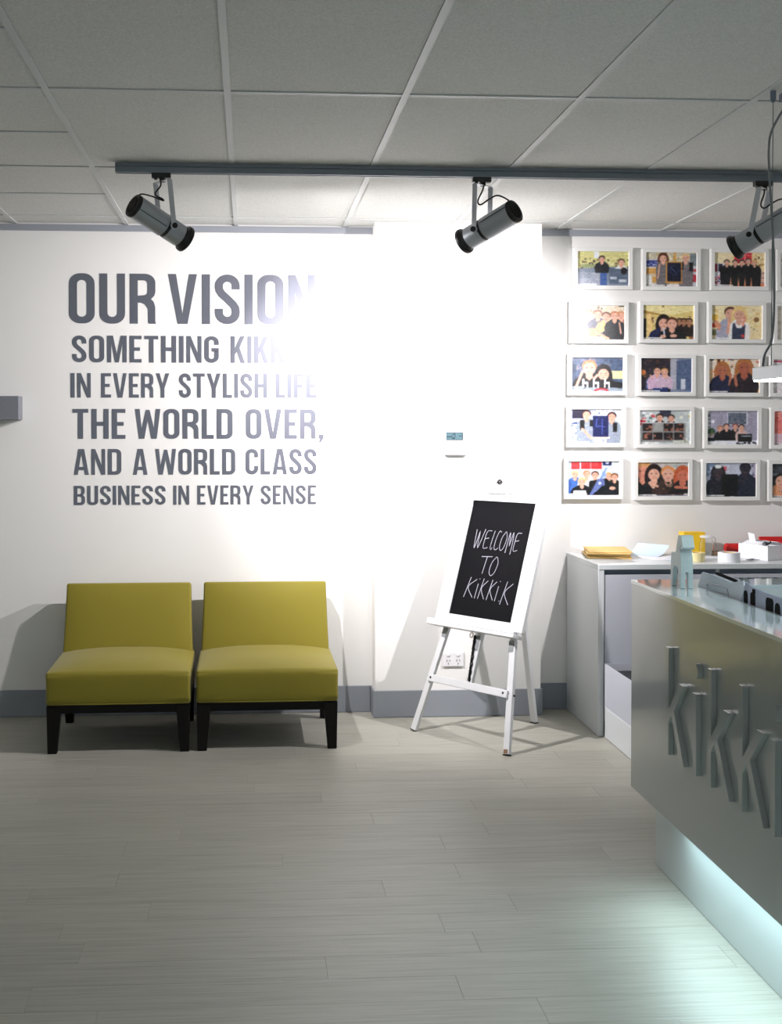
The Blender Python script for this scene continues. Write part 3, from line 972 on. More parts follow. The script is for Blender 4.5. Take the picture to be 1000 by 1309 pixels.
SK = (228, 176, 154); BK = (22, 22, 26); BL = (230, 196, 130); BR = (92, 52, 34); DK = (34, 26, 26)
WARM = [(226, 190, 120), (250, 240, 210), (190, 150, 90), (240, 220, 170)]
COOL = [(60, 80, 140), (220, 225, 235), (120, 130, 150), (200, 90, 90), (240, 240, 245)]
def ph(i):
    if i == 0:
        k = Ink((205, 200, 130)).r(0, 0, 1, .35, (214, 208, 140)).r(.1, .38, .6, .52, (150, 160, 110)).p([(0, .5), (1, .42), (1, 1), (0, 1)], (128, 140, 160))
        k.clutter(0, .2, 1, .5, 46, [(90, 80, 70), (230, 225, 190), (60, 60, 70), (190, 170, 90)], 2, .06).r(.33, .02, .43, .20, (235, 240, 245))
        k.r(0, .6, .45, .98, (150, 158, 176)).clutter(.05, .62, .45, .95, 20, [(136, 146, 164), (165, 170, 184)], 3, .14)
        k.r(.62, .48, 1, .92, (92, 106, 128)).r(.64, .72, .76, .80, (200, 208, 220)).r(.8, .8, .95, .88, (200, 208, 220)).who(.85, .22, .2, (225, 228, 232), bot=.5).e(.9, .56, .06, .1, (30, 26, 28))
        k.r(.45, .6, .57, .97, (58, 92, 158)).who(.48, .14, .19, (34, 36, 44), hair=DK, bot=.62, w=1.1); return k.cap()
    if i == 1:
        k = Ink((205, 196, 176)).clutter(0, 0, 1, .22, 30, [(236, 226, 190), (200, 180, 140), (150, 120, 80)], 5, .08).r(0, .24, .3, .42, (52, 66, 140)).clutter(0, .24, .3, .42, 10, [(220, 225, 240)], 6, .04)
        k.r(0, .46, .28, .62, (214, 160, 84)).r(0, .68, .14, .92, (228, 230, 228)).r(.14, .66, .28, .86, (214, 160, 84)).shelf(0, .22, .3, .9, 3).r(.85, .1, 1, 1, (196, 198, 206)).r(.86, .48, 1, .56, (190, 70, 80)).r(.86, .64, 1, .84, (180, 50, 64)).r(.86, .05, 1, .4, (120, 130, 136))
        k.who(.35, .06, .24, (112, 108, 112), hair=BR, long=True, bot=.98, w=.85, arms=[(.28, .36, .25, .74)]).who(.78, .05, .24, (118, 112, 116), hair=BL, bot=.98, w=.9).r(.85, .3, .92, .55, BK).r(.70, .3, .74, .5, BK)
        k.r(.54, .02, .60, .3, (214, 168, 96)).r(.40, .28, .71, .86, (214, 150, 70)).r(.425, .31, .69, .83, (16, 20, 44)).e(.56, .52, .09, .14, (34, 44, 84)).e(.56, .52, .075, .12, (16, 20, 44)).line(.5, .45, .6, .6, .012, (80, 100, 160))
        k.r(.38, .86, .74, .88, (214, 150, 70)).r(.42, .92, .66, 1, (245, 236, 236)); return k.cap()
    if i == 2:
        k = Ink((244, 220, 170)).p([(0, 0), (.4, 0), (.3, .3), (0, .4)], (250, 232, 190)).r(.4, 0, .74, .32, (214, 46, 58)).r(.4, .09, .74, .105, (244, 200, 190)).r(.6, 0, .615, .3, (244, 200, 190)).clutter(.76, .1, .98, .5, 20, WARM + [(120, 80, 40)], 7, .07)
        k.p([(.2, .8), (1, .74), (1, 1), (.2, 1)], (226, 130, 86)).r(0, .32, .22, 1, (226, 222, 232)).r(.01, .34, .07, .56, (140, 20, 40)).r(.1, .34, .18, .56, (26, 26, 50))
        k.clutter(0, .62, .22, .9, 22, [(196, 40, 66), (30, 30, 70), (220, 60, 90)], 8, .07).shelf(0, .58, .22, .9, 3).r(.84, .55, 1, .9, (226, 190, 170)).shelf(.82, .58, 1, .86, 2, (90, 70, 80))
        for cx, hr in ((.26, DK), (.42, DK), (.55, DK), (.67, (60, 50, 50)), (.79, (214, 160, 90))):
            k.who(cx, .22 if cx != .67 else .18, .17, BK, hair=hr, bot=.97, w=1.15)
        for cx in (.335, .485, .61, .73):
            k.p([(cx, .68), (cx + .022, 1), (cx - .022, 1)], (226, 150, 110))
        return k.cap()
    if i == 3:
        k = Ink((232, 214, 196)).r(0, 0, .35, .7, (248, 240, 236)).clutter(.3, 0, 1, .2, 26, [(226, 205, 170), (120, 110, 100), (244, 236, 226)], 9, .08).r(.88, 0, 1, .06, (70, 70, 72))
        for cx, t, c, hr in ((.12, .14, (236, 200, 200), (220, 170, 140)), (.30, .12, (222, 186, 180), (190, 130, 100)), (.48, .14, (96, 98, 116), (150, 100, 80)), (.92, .18, (160, 110, 100), (200, 140, 100))):
            k.who(cx, t, .26, c, hair=hr, bot=.9, w=1.2)
        k.who(.64, .2, .26, (226, 200, 130), hair=(100, 66, 50), bot=.78, w=1.1, arms=[(.56, .45, .52, .7)]).who(.8, .18, .26, (28, 30, 38), hair=(190, 120, 80), bot=1, w=1.1, arms=[(.89, .5, .92, .8)])
        k.e(.38, .78, .14, .13, (232, 150, 116)).line(.45, .78, .68, .95, .05, (236, 176, 140)).r(.58, .74, .74, .82, BK).r(0, .62, .26, .92, (246, 238, 226)).clutter(0, .6, .3, .9, 12, [(220, 200, 180), (236, 214, 214)], 3, .1)
        return k.cap()
    if i == 4:
        k = Ink((222, 200, 128)).p([(0, 0), (1, 0), (1, .18), (.5, .3), (0, .2)], (240, 226, 166)).p([(0, .16), (.4, .28), (.4, .32), (0, .24)], (180, 140, 70)).clutter(.16, .3, .95, .62, 46, WARM + [(130, 90, 50)], 10, .06)
        k.r(.1, .26, .18, .95, (240, 205, 140)).r(0, .4, .08, 1, (30, 30, 36)).e(.4, .05, .02, .02, (90, 70, 40)).r(.9, .55, 1, 1, (150, 100, 60))
        for cx in (.72, .80, .90):
            k.who(cx, .38, .2, (36, 26, 26), hair=(40, 26, 20), skin=(170, 120, 90), bot=.9, w=1.1)
        k.who(.41, .34, .34, (26, 34, 74), hair=(30, 20, 20), bot=1, w=1.25, long=True).who(.57, .36, .34, BK, hair=(90, 50, 32), bot=1, w=1.2).line(.41, .68, .43, .9, .03, (210, 215, 230)).e(.40, .90, .06, .05, SK).e(.6, .88, .07, .05, SK); return k.cap()
    if i == 5:
        k = Ink((246, 226, 176)).r(0, 0, 1, .3, (248, 232, 186)).clutter(.05, .05, 1, .95, 34, [(240, 214, 150), (252, 244, 214), (232, 200, 130)], 11, .09).r(0, .28, .14, .44, (240, 196, 80)).r(0, .52, .14, .64, (214, 70, 50)).r(0, .7, .12, .86, (110, 110, 80))
        k.e(.88, .42, .05, .07, (150, 110, 70)).clutter(.65, .6, 1, .75, 9, [(120, 100, 90)], 12, .025)
        k.p([(.1, 1), (.12, .6), (.25, .4), (.42, .45), (.42, 1)], (168, 168, 190)).line(.1, .5, .22, .72, .09, (222, 150, 120)).who(.38, .06, .36, (168, 168, 190), hair=(92, 60, 44), bot=.85, w=.8)
        k.who(.55, .1, .36, (250, 246, 244), hair=(240, 208, 140), bot=1, w=.9, long=True).p([(.42, .55), (.46, .5), (.5, .66), (.6, .66), (.63, .52), (.67, .58), (.65, 1), (.41, 1)], (52, 58, 82)).line(.36, .45, .33, .8, .05, (232, 168, 140)).line(.66, .36, .62, .58, .05, (234, 160, 140)).e(.62, .88, .035, .05, (200, 60, 60))
        return k.cap()
    if i == 6:
        k = Ink((66, 84, 116)).clutter(0, 0, 1, .4, 50, [(80, 94, 130), (110, 110, 140), (50, 60, 84), (130, 120, 130)], 13, .07).r(.75, .4, 1, .62, (226, 222, 160)).r(0, .2, .1, .5, (36, 60, 90)).r(0, .8, 1, 1, (146, 158, 172))
        k.who(.35, .1, .42, BK, hair=(210, 130, 90), bot=.82, w=1.15, arms=[(.1, .85, .22, .42), (.22, .42, .26, .38)]).who(.62, .28, .38, BK, hair=(22, 16, 20), bot=.86, w=1.5, long=True).line(.6, .72, .94, .8, .12, BK).line(.44, .62, .5, .52, .05, SK)
        for cx in (.22, .42, .63):
            k.r(cx, .70, cx + .11, .77, (250, 250, 250)).r(cx, .62, cx + .035, .74, (250, 250, 250)).r(cx, .76, cx + .03, .87, (250, 250, 250)).r(cx + .08, .76, cx + .11, .87, (250, 250, 250))
        k.e(.58, .96, .14, .08, (170, 60, 70)).e(.58, .98, .09, .05, (150, 160, 172)); return k.cap()
    if i == 7:
        k = Ink((44, 38, 48)).clutter(0, 0, .6, .7, 50, [(70, 50, 50), (34, 34, 52), (100, 66, 52), (28, 26, 34)], 14, .08).p([(.6, 0), (1, 0), (1, 1), (.58, 1)], (126, 138, 164)).r(.58, 0, .72, .9, (176, 178, 192)).p([(.7, .1), (1, .05), (1, .95), (.7, .9)], (84, 100, 134)).r(.78, .6, .87, .9, (206, 212, 224))
        k.r(0, .8, .2, .95, (30, 30, 50)).r(.12, .62, .24, .88, (70, 96, 150)).e(.06, .42, .05, .08, (226, 130, 70)).who(.33, .26, .24, (208, 176, 204), hair=(60, 40, 36), bot=.9, w=1.2, arms=[(.25, .6, .2, .5)]).who(.47, .30, .22, (212, 184, 208), hair=(200, 150, 90), bot=.88, w=1.1, arms=[(.54, .6, .52, .5)])
        k.r(.25, .86, .41, 1, (40, 60, 116)).r(.42, .84, .54, 1, (34, 50, 100)); return k.cap()
    if i == 8:
        k = Ink((236, 222, 206)).clutter(0, 0, 1, .5, 80, [(250, 246, 240), (150, 110, 90), (226, 190, 150), (90, 100, 120), (210, 90, 80), (244, 210, 130)], 15, .06).r(.18, 0, .24, .5, (110, 60, 40)).r(0, .3, .1, .7, (244, 200, 150)).r(.35, .8, .6, 1, (96, 140, 160)).r(.82, .6, 1, 1, (240, 190, 90))
        k.who(.28, .16, .36, (30, 34, 66), hair=(176, 110, 66), skin=(180, 106, 80), bot=1, w=1.05, long=True).line(.13, .6, .04, .82, .08, (30, 34, 66)).line(.42, .75, .44, .48, .05, (190, 116, 90))
        k.who(.70, .05, .42, (40, 30, 40), hair=(186, 120, 70), skin=(176, 98, 76), bot=1, w=1.0, long=True).line(.55, .76, .52, .5, .06, (190, 116, 90)); return k.cap()
    if i == 9:
        k = Ink((186, 196, 218)).r(.05, 0, .3, .28, (40, 36, 60)).r(0, .3, .18, .36, (240, 244, 250)).shelf(0, .3, .2, .9, 3, (244, 246, 252)).clutter(0, .35, .2, .9, 16, [(70, 84, 130), (220, 226, 240)], 16, .07).r(.5, 0, .82, .2, (236, 240, 248)).clutter(.5, 0, .8, .18, 12, [(90, 100, 150)], 17, .04).r(.84, 0, 1, 1, (206, 214, 214)).r(.9, .5, 1, .95, (186, 198, 180))
        k.who(.32, .04, .26, (150, 160, 178), hair=(50, 28, 32), bot=1, w=1.1).r(.2, .32, .28, .6, BK).r(.38, .32, .44, .5, BK).line(.24, .58, .42, .84, .05, SK).who(.8, .1, .26, (150, 160, 178), hair=(50, 20, 28), bot=1, w=1.0).r(.82, .4, .90, .66, BK)
        k.r(.44, .2, .74, .80, (26, 32, 84)).line(.52, .3, .5, .5, .014, (90, 110, 210)).line(.5, .5, .66, .5, .014, (90, 110, 210)).line(.62, .3, .62, .72, .014, (90, 110, 210)).r(.42, .80, .76, .84, (240, 226, 206)).r(.46, .84, .5, 1, (240, 226, 206)).r(.56, .84, .6, 1, (240, 226, 206)).r(.66, .84, .7, 1, (240, 226, 206)); return k.cap()
    if i == 10:
        k = Ink((196, 204, 206)).r(.4, 0, .62, .2, (60, 60, 80)).clutter(0, 0, .35, .4, 26, [(236, 240, 240), (90, 120, 120), (200, 60, 70), (240, 240, 244)], 18, .08).clutter(.62, .1, 1, 1, 24, [(220, 226, 222), (236, 236, 226), (216, 206, 130)], 19, .08).r(0, .3, .1, .44, (196, 40, 60))
        k.who(.40, .12, .22, BK, hair=DK, bot=.38, w=1.2).who(.62, .14, .22, BK, hair=(40, 30, 30), bot=.38, w=1.2).r(.05, .38, .9, .92, (150, 150, 150))
        for q in range(4):
            for r_ in range(2):
                x0, y0 = .08 + q * .2, .40 + r_ * .25; k.r(x0, y0, x0 + .18, y0 + .21, (34, 26, 28)); k.clutter(x0, y0, x0 + .18, y0 + .21, 7, [(110, 60, 46), (30, 26, 34), (150, 96, 76)], q + 7 * r_, .08)
        k.r(.28, .4, .46, .61, (160, 162, 160)).r(0, .36, 1, .38, (226, 230, 232)).r(.66, .86, .86, 1, (210, 214, 206)); return k.cap()
    if i == 11:
        k = Ink((164, 160, 182)).r(0, 0, .08, .55, (226, 230, 234)).clutter(0, .05, .07, .5, 6, [(80, 90, 110)], 2, .06).e(.13, .32, .035, .05, (236, 238, 244)).r(.40, .06, .80, .42, (208, 212, 226)).r(.42, .08, .77, .4, (96, 104, 122)).clutter(.43, .24, .76, .38, 20, [(150, 160, 160), (60, 70, 90)], 20, .04).e(.10, .60, .08, .09, (56, 84, 60)).r(.07, .66, .13, .74, (140, 120, 80))
        for cx, t, c, hr, sh in ((.27, .44, BK, (176, 110, 70), 1.0), (.39, .38, BK, DK, 1.2), (.56, .38, (30, 26, 30), (110, 40, 44), 1.0), (.68, .40, (220, 190, 180), DK, 1.0)):
            k.who(cx, t, .18, c, hair=hr, bot=.88, w=sh)
        k.r(0, .86, 1, 1, (232, 236, 246)).r(0, .78, .16, .88, BK).r(.61, .68, .88, .9, BK).r(.68, .72, .86, .75, (190, 200, 220)).clutter(.55, .9, .98, .97, 14, [BK, (70, 80, 100)], 21, .06); return k.cap()
    if i == 12:
        k = Ink((206, 216, 226)).r(.08, .04, .24, .26, (214, 60, 66)).r(.26, .04, .66, .24, (214, 52, 58)).r(.44, .04, .455, .24, (240, 180, 180)).r(.68, 0, .84, .14, (34, 38, 86)).e(.76, .05, .04, .05, (206, 216, 236)).r(0, 0, .02, 1, (236, 240, 248)).shelf(0, .25, 1, .5, 1, (240, 244, 250))
        for cx, t, c, hr in ((.15, .28, (70, 110, 190), BL), (.37, .28, (236, 232, 240), (190, 130, 90)), (.53, .30, (206, 206, 214), (70, 40, 40)), (.78, .34, (60, 56, 50), (200, 150, 70)), (.9, .36, (34, 30, 30), (120, 70, 40))):
            k.who(cx, t, .22, c, hair=hr, bot=.95, w=1.15)
        k.who(.28, .48, .24, BK, hair=BL, bot=1, w=1.3).p([(.42, .58), (.74, .5), (.98, .8), (.98, 1), (.4, 1)], (20, 22, 28)).p([(.58, .52), (.70, .5), (.72, .7), (.66, .72), (.46, 1), (.42, .98)], (96, 112, 170)).e(.70, .40, .045, .09, (150, 176, 226)).line(.64, .5, .74, .22, .03, (120, 150, 210)).e(.62, .64, .03, .045, (196, 206, 232)).e(.86, .78, .06, .05, SK).r(.12, .84, .36, 1, (236, 238, 240)); return k.cap()
    if i == 13:
        k = Ink((190, 180, 178)).r(.6, 0, 1, .4, (206, 200, 190)).p([(.6, .1), (1, .04), (1, .3)], (180, 190, 192))
        k.who(.12, .04, .46, BK, hair=(214, 160, 100), skin=(210, 140, 116), bot=1, w=.95, long=True).who(.33, .14, .40, BK, hair=(30, 18, 20), bot=1, w=.9, long=True).who(.60, .13, .42, (60, 44, 40), hair=(226, 150, 90), bot=1, w=1.1).clutter(.48, .55, .72, .98, 34, [(30, 24, 24), (170, 130, 100), (110, 66, 54)], 22, .05)
        k.who(.88, .18, .40, BK, hair=(190, 90, 56), skin=(204, 116, 90), bot=.9, w=.9, long=True).line(.25, .6, .32, .72, .06, SK).line(.40, .7, .3, .6, .05, SK).line(.75, .72, .95, .74, .06, (206, 120, 96)).r(.3, .94, 1, 1, (160, 162, 176)); return k.cap()
    if i == 14:
        k = Ink((196, 202, 220)).r(0, 0, .3, .4, (130, 150, 180)).clutter(.0, .1, .3, .9, 24, [(160, 180, 206), (80, 96, 120), (210, 220, 230)], 23, .08).r(.9, 0, 1, .4, (180, 176, 196)).clutter(.9, .0, 1, .5, 9, [(190, 60, 100), (90, 90, 120)], 24, .05).clutter(.7, .45, 1, .95, 20, [(206, 214, 214), (150, 160, 160)], 25, .09).r(.35, .12, .42, .24, (220, 90, 110))
        k.who(.26, .12, .32, (26, 28, 42), hair=(40, 34, 40), skin=(60, 50, 58), bot=1, w=1.1, long=True).e(.26, .12, .07, .06, (226, 230, 232)).who(.78, .02, .34, (26, 30, 50), hair=(18, 20, 34), skin=(44, 40, 54), bot=1, w=1.0).r(.33, .34, .64, .96, (6, 6, 10)).line(.66, .5, .76, .56, .05, (56, 50, 60)); return k.cap()
    if i == 15:
        return Ink((236, 232, 226)).clutter(0, 0, 1, 1, 30, [(220, 224, 230), (200, 190, 170)], 26, .12).who(.5, .2, .3, (150, 150, 160), bot=1).cap()
    if i == 16:
        return Ink((240, 232, 222)).clutter(0, 0, 1, 1, 30, [(226, 214, 200), (236, 220, 180)], 27, .12).who(.4, .25, .3, (190, 190, 196), bot=1).who(.65, .25, .3, (90, 90, 110), bot=1).cap()
    if i == 17:
        return Ink((236, 232, 236)).r(0, .06, .3, .1, (190, 60, 90)).r(0, .2, .3, .24, (190, 60, 90)).clutter(0, .3, 1, 1, 30, [(220, 214, 220), (240, 220, 226)], 28, .12).who(.6, .2, .3, (70, 70, 90), bot=1).cap()
    if i == 18:
        return Ink((238, 130, 120)).clutter(0, 0, .5, .7, 40, [(226, 96, 90), (244, 170, 160), (236, 120, 130)], 29, .08).r(0, .66, 1, 1, (226, 190, 204)).who(.6, .3, .3, (60, 60, 80), bot=1).cap()
    k = Ink((40, 44, 52)).r(0, .1, .3, .3, (60, 66, 76)).r(0, .3, 1, .36, (120, 126, 134)).who(.2, .3, .4, BK, hair=(26, 20, 20), bot=1, w=1.2).line(.1, .7, .1, .88, .12, (232, 160, 116)).line(.1, .86, .3, .95, .1, (232, 160, 116)); return k.cap()

FR = [[(1.98, 2.479), (2.37, 2.477), (2.764, 2.480), (3.145, 2.479)], [(1.958, 2.177), (2.356, 2.181), (2.750, 2.182), (3.129, 2.180)],
      [(1.950, 1.886), (2.345, 1.883), (2.736, 1.880), (3.108, 1.879)], [(1.944, 1.595), (2.339, 1.590), (2.728, 1.587), (3.115, 1.585)],
      [(1.931, 1.303), (2.329, 1.296), (2.721, 1.292), (3.105, 1.287)]]
FL = ['showing one dark-topped person in a yard of boxes', 'showing two women beside a blackboard on a wooden easel', 'showing a row of people in black before a red panel',
      'top of the fourth column, mostly cut off by the frame edge',
      'showing a pale crowd with one man in dark clothes', 'showing two dark-haired people in front of a cream ceiling', 'showing a man in grey and a blonde woman in a dark pinafore',
      'second down in the fourth column, at the right edge',
      'showing two women behind three small white horses', 'showing two people in lilac shirts in a dark room', 'showing two long-haired women against a bright shop',
      'third down in the fourth column, behind the pendant lamp',
      'showing two women in aprons holding a blue board', 'showing open square shelves with two heads above', 'showing four people behind a desk with a monitor',
      'with a coral red print, fourth down at the right edge',
      'showing a group under red posters holding a blue figure', 'showing four smiling women side by side', 'showing two dim figures holding a large black board',
      'with a dark print, lowest at the right edge']
ORDER = [0, 1, 2, 15, 3, 4, 5, 16, 6, 7, 8, 17, 9, 10, 11, 18, 12, 13, 14, 19]
FW, FH_, FD = .335, .234, .034
b = B()
prism(b, [[(-FW / 2, -FH_ / 2), (FW / 2, -FH_ / 2), (FW / 2, FH_ / 2), (-FW / 2, FH_ / 2)],
          [(-FW / 2 + .022, -FH_ / 2 + .022), (FW / 2 - .022, -FH_ / 2 + .022), (FW / 2 - .022, FH_ / 2 - .022), (-FW / 2 + .022, FH_ / 2 - .022)]],
      lambda a, c, d: Vector((a, -d, c)), .0, FD)
frame_mesh = None
NW, NH = FW - .034, FH_ - .034
idx = 0
grp = 'white framed photographs in rows on the wall'
for r in range(5):
    for c in range(4):
        x, z = FR[r][c]
        t = thing('picture_frame', 'white framed photograph ' + FL[idx], 'picture', (x, -.0008, z), 0, grp)
        if frame_mesh is None:
            f0 = obj('frame', b, M['frame'], t, world=False, bevel=.0012, seg=1); frame_mesh = f0
            bb = B(); box(bb, (-FW / 2 + .008, -.012, -FH_ / 2 + .008), (FW / 2 - .008, -.001, FH_ / 2 - .008)); back0 = obj('backing_board', bb, M['frame'], t, world=False)
        else:
            for q in (f0, back0):
                n = q.copy(); COL.objects.link(n); n.parent = t
        cells = ph(ORDER[idx]).cells()
        vs, fs = [], []
        for j in range(NYP + 1):
            for i in range(NXP + 1):
                vs.append((-NW / 2 + NW * i / NXP, -.0225, NH / 2 - NH * j / NYP))
        for j in range(NYP):
            for i in range(NXP):
                a = j * (NXP + 1) + i
                fs.append((a, a + NXP + 1, a + NXP + 2, a + 1))
        me = bpy.data.meshes.new('print'); me.from_pydata(vs, [], fs); me.materials.append(M['print'])
        at = me.color_attributes.new('ink', 'FLOAT_COLOR', 'CORNER')
        cc = np.ones((NYP * NXP, 4, 4), np.float32); cc[:, :, :3] = cells.reshape(-1, 1, 3)
        at.data.foreach_set('color', cc.ravel())
        o = bpy.data.objects.new('photo_print', me); COL.objects.link(o); o.parent = t
        idx += 1

# ------------------------------------------------------------------ light track and spotlights
TY = -1.54
t = thing('light_track', 'long grey metal light track fixed across the ceiling', 'light track', (-.563, TY, H))
b = B()
prof = [(-.018, 0), (-.018, -.012), (-.015, -.014), (-.018, -.016), (-.018, -.040), (-.008, -.040), (-.008, -.030), (.008, -.030), (.008, -.040), (.018, -.040), (.018, -.016), (.015, -.014), (.018, -.012), (.018, 0)]
ring_loft(b, [[(x, TY + p, H - .0012 + q) for p, q in prof] for x in (-.559, 3.9)])
obj('rail', b, M['track'], t)
b = B(); box(b, (-.563, TY - .019, H - .042), (-.5585, TY + .019, H - .0012)); obj('end_cap', b, M['track'], t, bevel=.001, seg=1)


def spotlight(label, Bk, Fr, yoke_x, power, cable):
    Bk, Fr = Vector(Bk), Vector(Fr)
    d = (Fr - Bk).normalized(); L = (Fr - Bk).length
    t = thing('track_spotlight', label, 'spotlight', (yoke_x, TY, H - .04), 0, 'spotlights on the ceiling track')
    P = Fr - d * .095
    side = d.cross(Vector((0, 0, 1))).normalized()
    b = B(); lathe(b, Bk, d, [(.012, .0505), (.165, .0505), (.167, .048)], 36); body = obj('rear_barrel', b, M['alu'], t, smooth=True)
    b = B(); lathe(b, Bk, d, [(.0, .040), (.002, .0500), (.008, .0515), (.016, .0515), (.018, .0505)], 36); cap = obj('rear_cap', b, M['black'], t, smooth=True)
    b = B()
    for k in range(-3, 4):
        ax, s_, t_ = frame_of(d)
        hw = math.sqrt(max(.0, .036 ** 2 - (k * .010) ** 2))
        beam(b, Bk + s_ * (k * .010) - t_ * hw - d * .0015, Bk + s_ * (k * .010) + t_ * hw - d * .0015, .004, .004, up=d)
    obj('vent_ribs', b, M['blackmetal'], cap)
    b = B(); lathe(b, Bk, d, [(.160, .0475), (.195, .0475)], 36); obj('waist_ring', b, M['black'], t, smooth=True)
    b = B(); lathe(b, Bk, d, [(.182, .0475), (.184, .0490), (L - .028, .0490), (L - .026, .047)], 36); obj('front_barrel', b, M['alu'], t, smooth=True)
    # flared snoot, open at the front
    b = B()
    lathe(b, Bk, d, [(L - .030, .0465), (L - .020, .0465), (L - .010, .050), (L - .004, .057), (L + .006, .0585), (L + .010, .057), (L + .008, .055), (L - .002, .048), (L - .024, .043)], 36, cap0=True, cap1=False)
    sn = obj('snoot', b, M['black'], t, smooth=True, recalc=False)
    b = B(); lathe(b, Bk, d, [(L - .0235, .041), (L - .0225, .041)], 24); obj('lens', b, M['lens'], sn)
    # seam ribs along the barrel
    for a in (.35, .35 + math.pi):
        ax, s_, t_ = frame_of(d)
        n = s_ * math.cos(a) + t_ * math.sin(a)
        b = B(); beam(b, Bk + d * .018 + n * .0508, Bk + d * .160 + n * .0508, .003, .002, up=n); obj('seam', b, M['blackmetal'], body)
    # yoke
    b = B()
    zt = H - .075
    for s in (-1, 1):
        q = P + side * (.058 * s)
        topq = Vector((yoke_x, TY, zt)) + side * (.058 * s)
        beam(b, q - Vector((0, 0, .012)), topq, .024, .003, up=side)
        cyl(b, q - side * (.004 * s), q + side * (.004 * s), .016, 20)
    a0 = Vector((yoke_x, TY, zt)) - side * .0595; a1 = Vector((yoke_x, TY, zt)) + side * .0595
    beam(b, a0, a1, .024, .003, up=(0, 0, 1))
    yk = obj('yoke', b, M['yoke'], t, bevel=.0005, seg=1)
    for s in (-1, 1):
        q = P + side * (.060 * s)
        b = B(); lathe(b, q, side * s, [(0, .012), (.008, .012), (.010, .010)], 20); obj('pivot_knob', b, M['blackmetal'], yk, smooth=True)
    # adapter
    b = B()
    box(b, (yoke_x - .045, TY - .016, H - .062), (yoke_x + .035, TY + .016, H - .0405))
    box(b, (yoke_x - .035, TY - .014, H - .068), (yoke_x - .022, TY + .014, H - .062)); box(b, (yoke_x - .013, TY - .014, H - .067), (yoke_x - .006, TY + .014, H - .062))
    cyl(b, (yoke_x, TY, H - .062), (yoke_x, TY, H - .078), .013, 16)
    obj('track_adapter', b, M['black'], t, bevel=.0015, seg=1)
    b = B(); tube(b, [tuple(Vector(p)) for p in cable], .0035, 8); obj('cable', b, M['black'], t, smooth=True)
    ld = bpy.data.lights.new('spot_bulb', 'SPOT'); ld.energy = power; ld.color = SPOT_COL
    ld.spot_size = math.radians(SPOT_ANGLE); ld.spot_blend = 1.0; ld.shadow_soft_size = .022
    lo = bpy.data.objects.new('spot_bulb', ld); COL.objects.link(lo); lo.parent = t
    lo.location = MW[t.name].inverted() @ (Fr + d * .012)
    lo.rotation_euler = d.to_track_quat('-Z', 'Y').to_euler()
    return t


SPOT_ANGLE = 97
zc = H
spotlight('silver and black track spotlight above the wall lettering, aimed to the right', (-.487, -1.605, 2.513), (-.278, -1.460, 2.397), -.366, SPOT_W[0],
          [(-.372, TY - .005, H - .075), (-.374, TY - .02, H - .10), (-.395, TY - .03, H - .135), (-.365, TY - .035, H - .155), (-.362, TY - .04, H - .163), (-.40, TY - .05, H - .150), (-.450, -1.585, 2.562), (-.468, -1.592, 2.545)])
spotlight('silver and black track spotlight above the easel column, aimed to the left', (1.128, -1.635, 2.503), (.945, -1.445, 2.402), 1.005, SPOT_W[1],
          [(1.008, TY - .01, H - .072), (1.000, TY - .02, H - .10), (.975, TY - .045, H - .150), (.985, TY - .06, H - .168), (1.02, TY - .06, H - .145), (1.055, TY - .07, H - .130), (1.095, -1.615, 2.553), (1.110, -1.622, 2.535)])
spotlight('dark track spotlight above the framed photographs at the right edge', (2.352, -1.620, 2.510), (2.165, -1.435, 2.388), 2.249, SPOT_W[2],
          [(2.245, TY - .01, H - .072), (2.240, TY - .02, H - .10), (2.215, TY - .045, H - .150), (2.225, TY - .06, H - .168), (2.26, TY - .06, H - .145), (2.295, TY - .07, H - .130), (2.325, -1.60, 2.560), (2.335, -1.605, 2.542)])

# ------------------------------------------------------------------ pendant lamp over the desk
t = thing('pendant_lamp', 'long slim silver pendant lamp with glowing underside hanging over the reception desk', 'pendant lamp', (1.74, -3.6, 1.733))
px0, px1, py0, py1, pz0, pz1 = 1.68, 1.80, -4.35, -2.77, 1.733, 1.780
b = B(); box(b, (px0, py0, pz0 + .004), (px1, py1, pz1)); obj('housing', b, M['pendant'], t, bevel=.002, seg=1)
b = B(); box(b, (px0 + .004, py0 + .004, pz0), (px1 - .004, py1 - .004, pz0 + .0041)); obj('diffuser', b, M['lampglow'], t)
for (gx, gy) in ((1.737, -2.79), (1.737, -4.25)):
    b = B(); cyl(b, (gx, gy, H - .004), (gx, gy, H - .032), .0095, 14); cyl(b, (gx, gy, H - .032), (gx, gy, H - .04), .006, 12); gr = obj('ceiling_gripper', b, M['gap'], t, smooth=True)
    b = B(); cyl(b, (gx, gy, H - .038), (gx, gy, pz1 - .002), .0016, 8); obj('suspension_wire', b, M['cable'], gr, smooth=True)
b = B(); box(b, (1.778, -2.93, H - .028), (1.87, -2.74, H - .001)); obj('ceiling_box', b, M['gap'], t, bevel=.002, seg=1)
b = B(); tube(b, [(1.80, -2.80, H - .03), (1.763, -2.80, 2.626), (1.728, -2.80, 2.56), (1.719, -2.80, 2.50), (1.722, -2.8, 2.413), (1.736, -2.8, 2.194), (1.741, -2.8, 2.012), (1.734, -2.8, 1.877), (1.710, -2.8, 1.822), (1.703, -2.8, 1.779)], .0040, 8)
obj('power_cable', b, M['cable'], t, smooth=True)

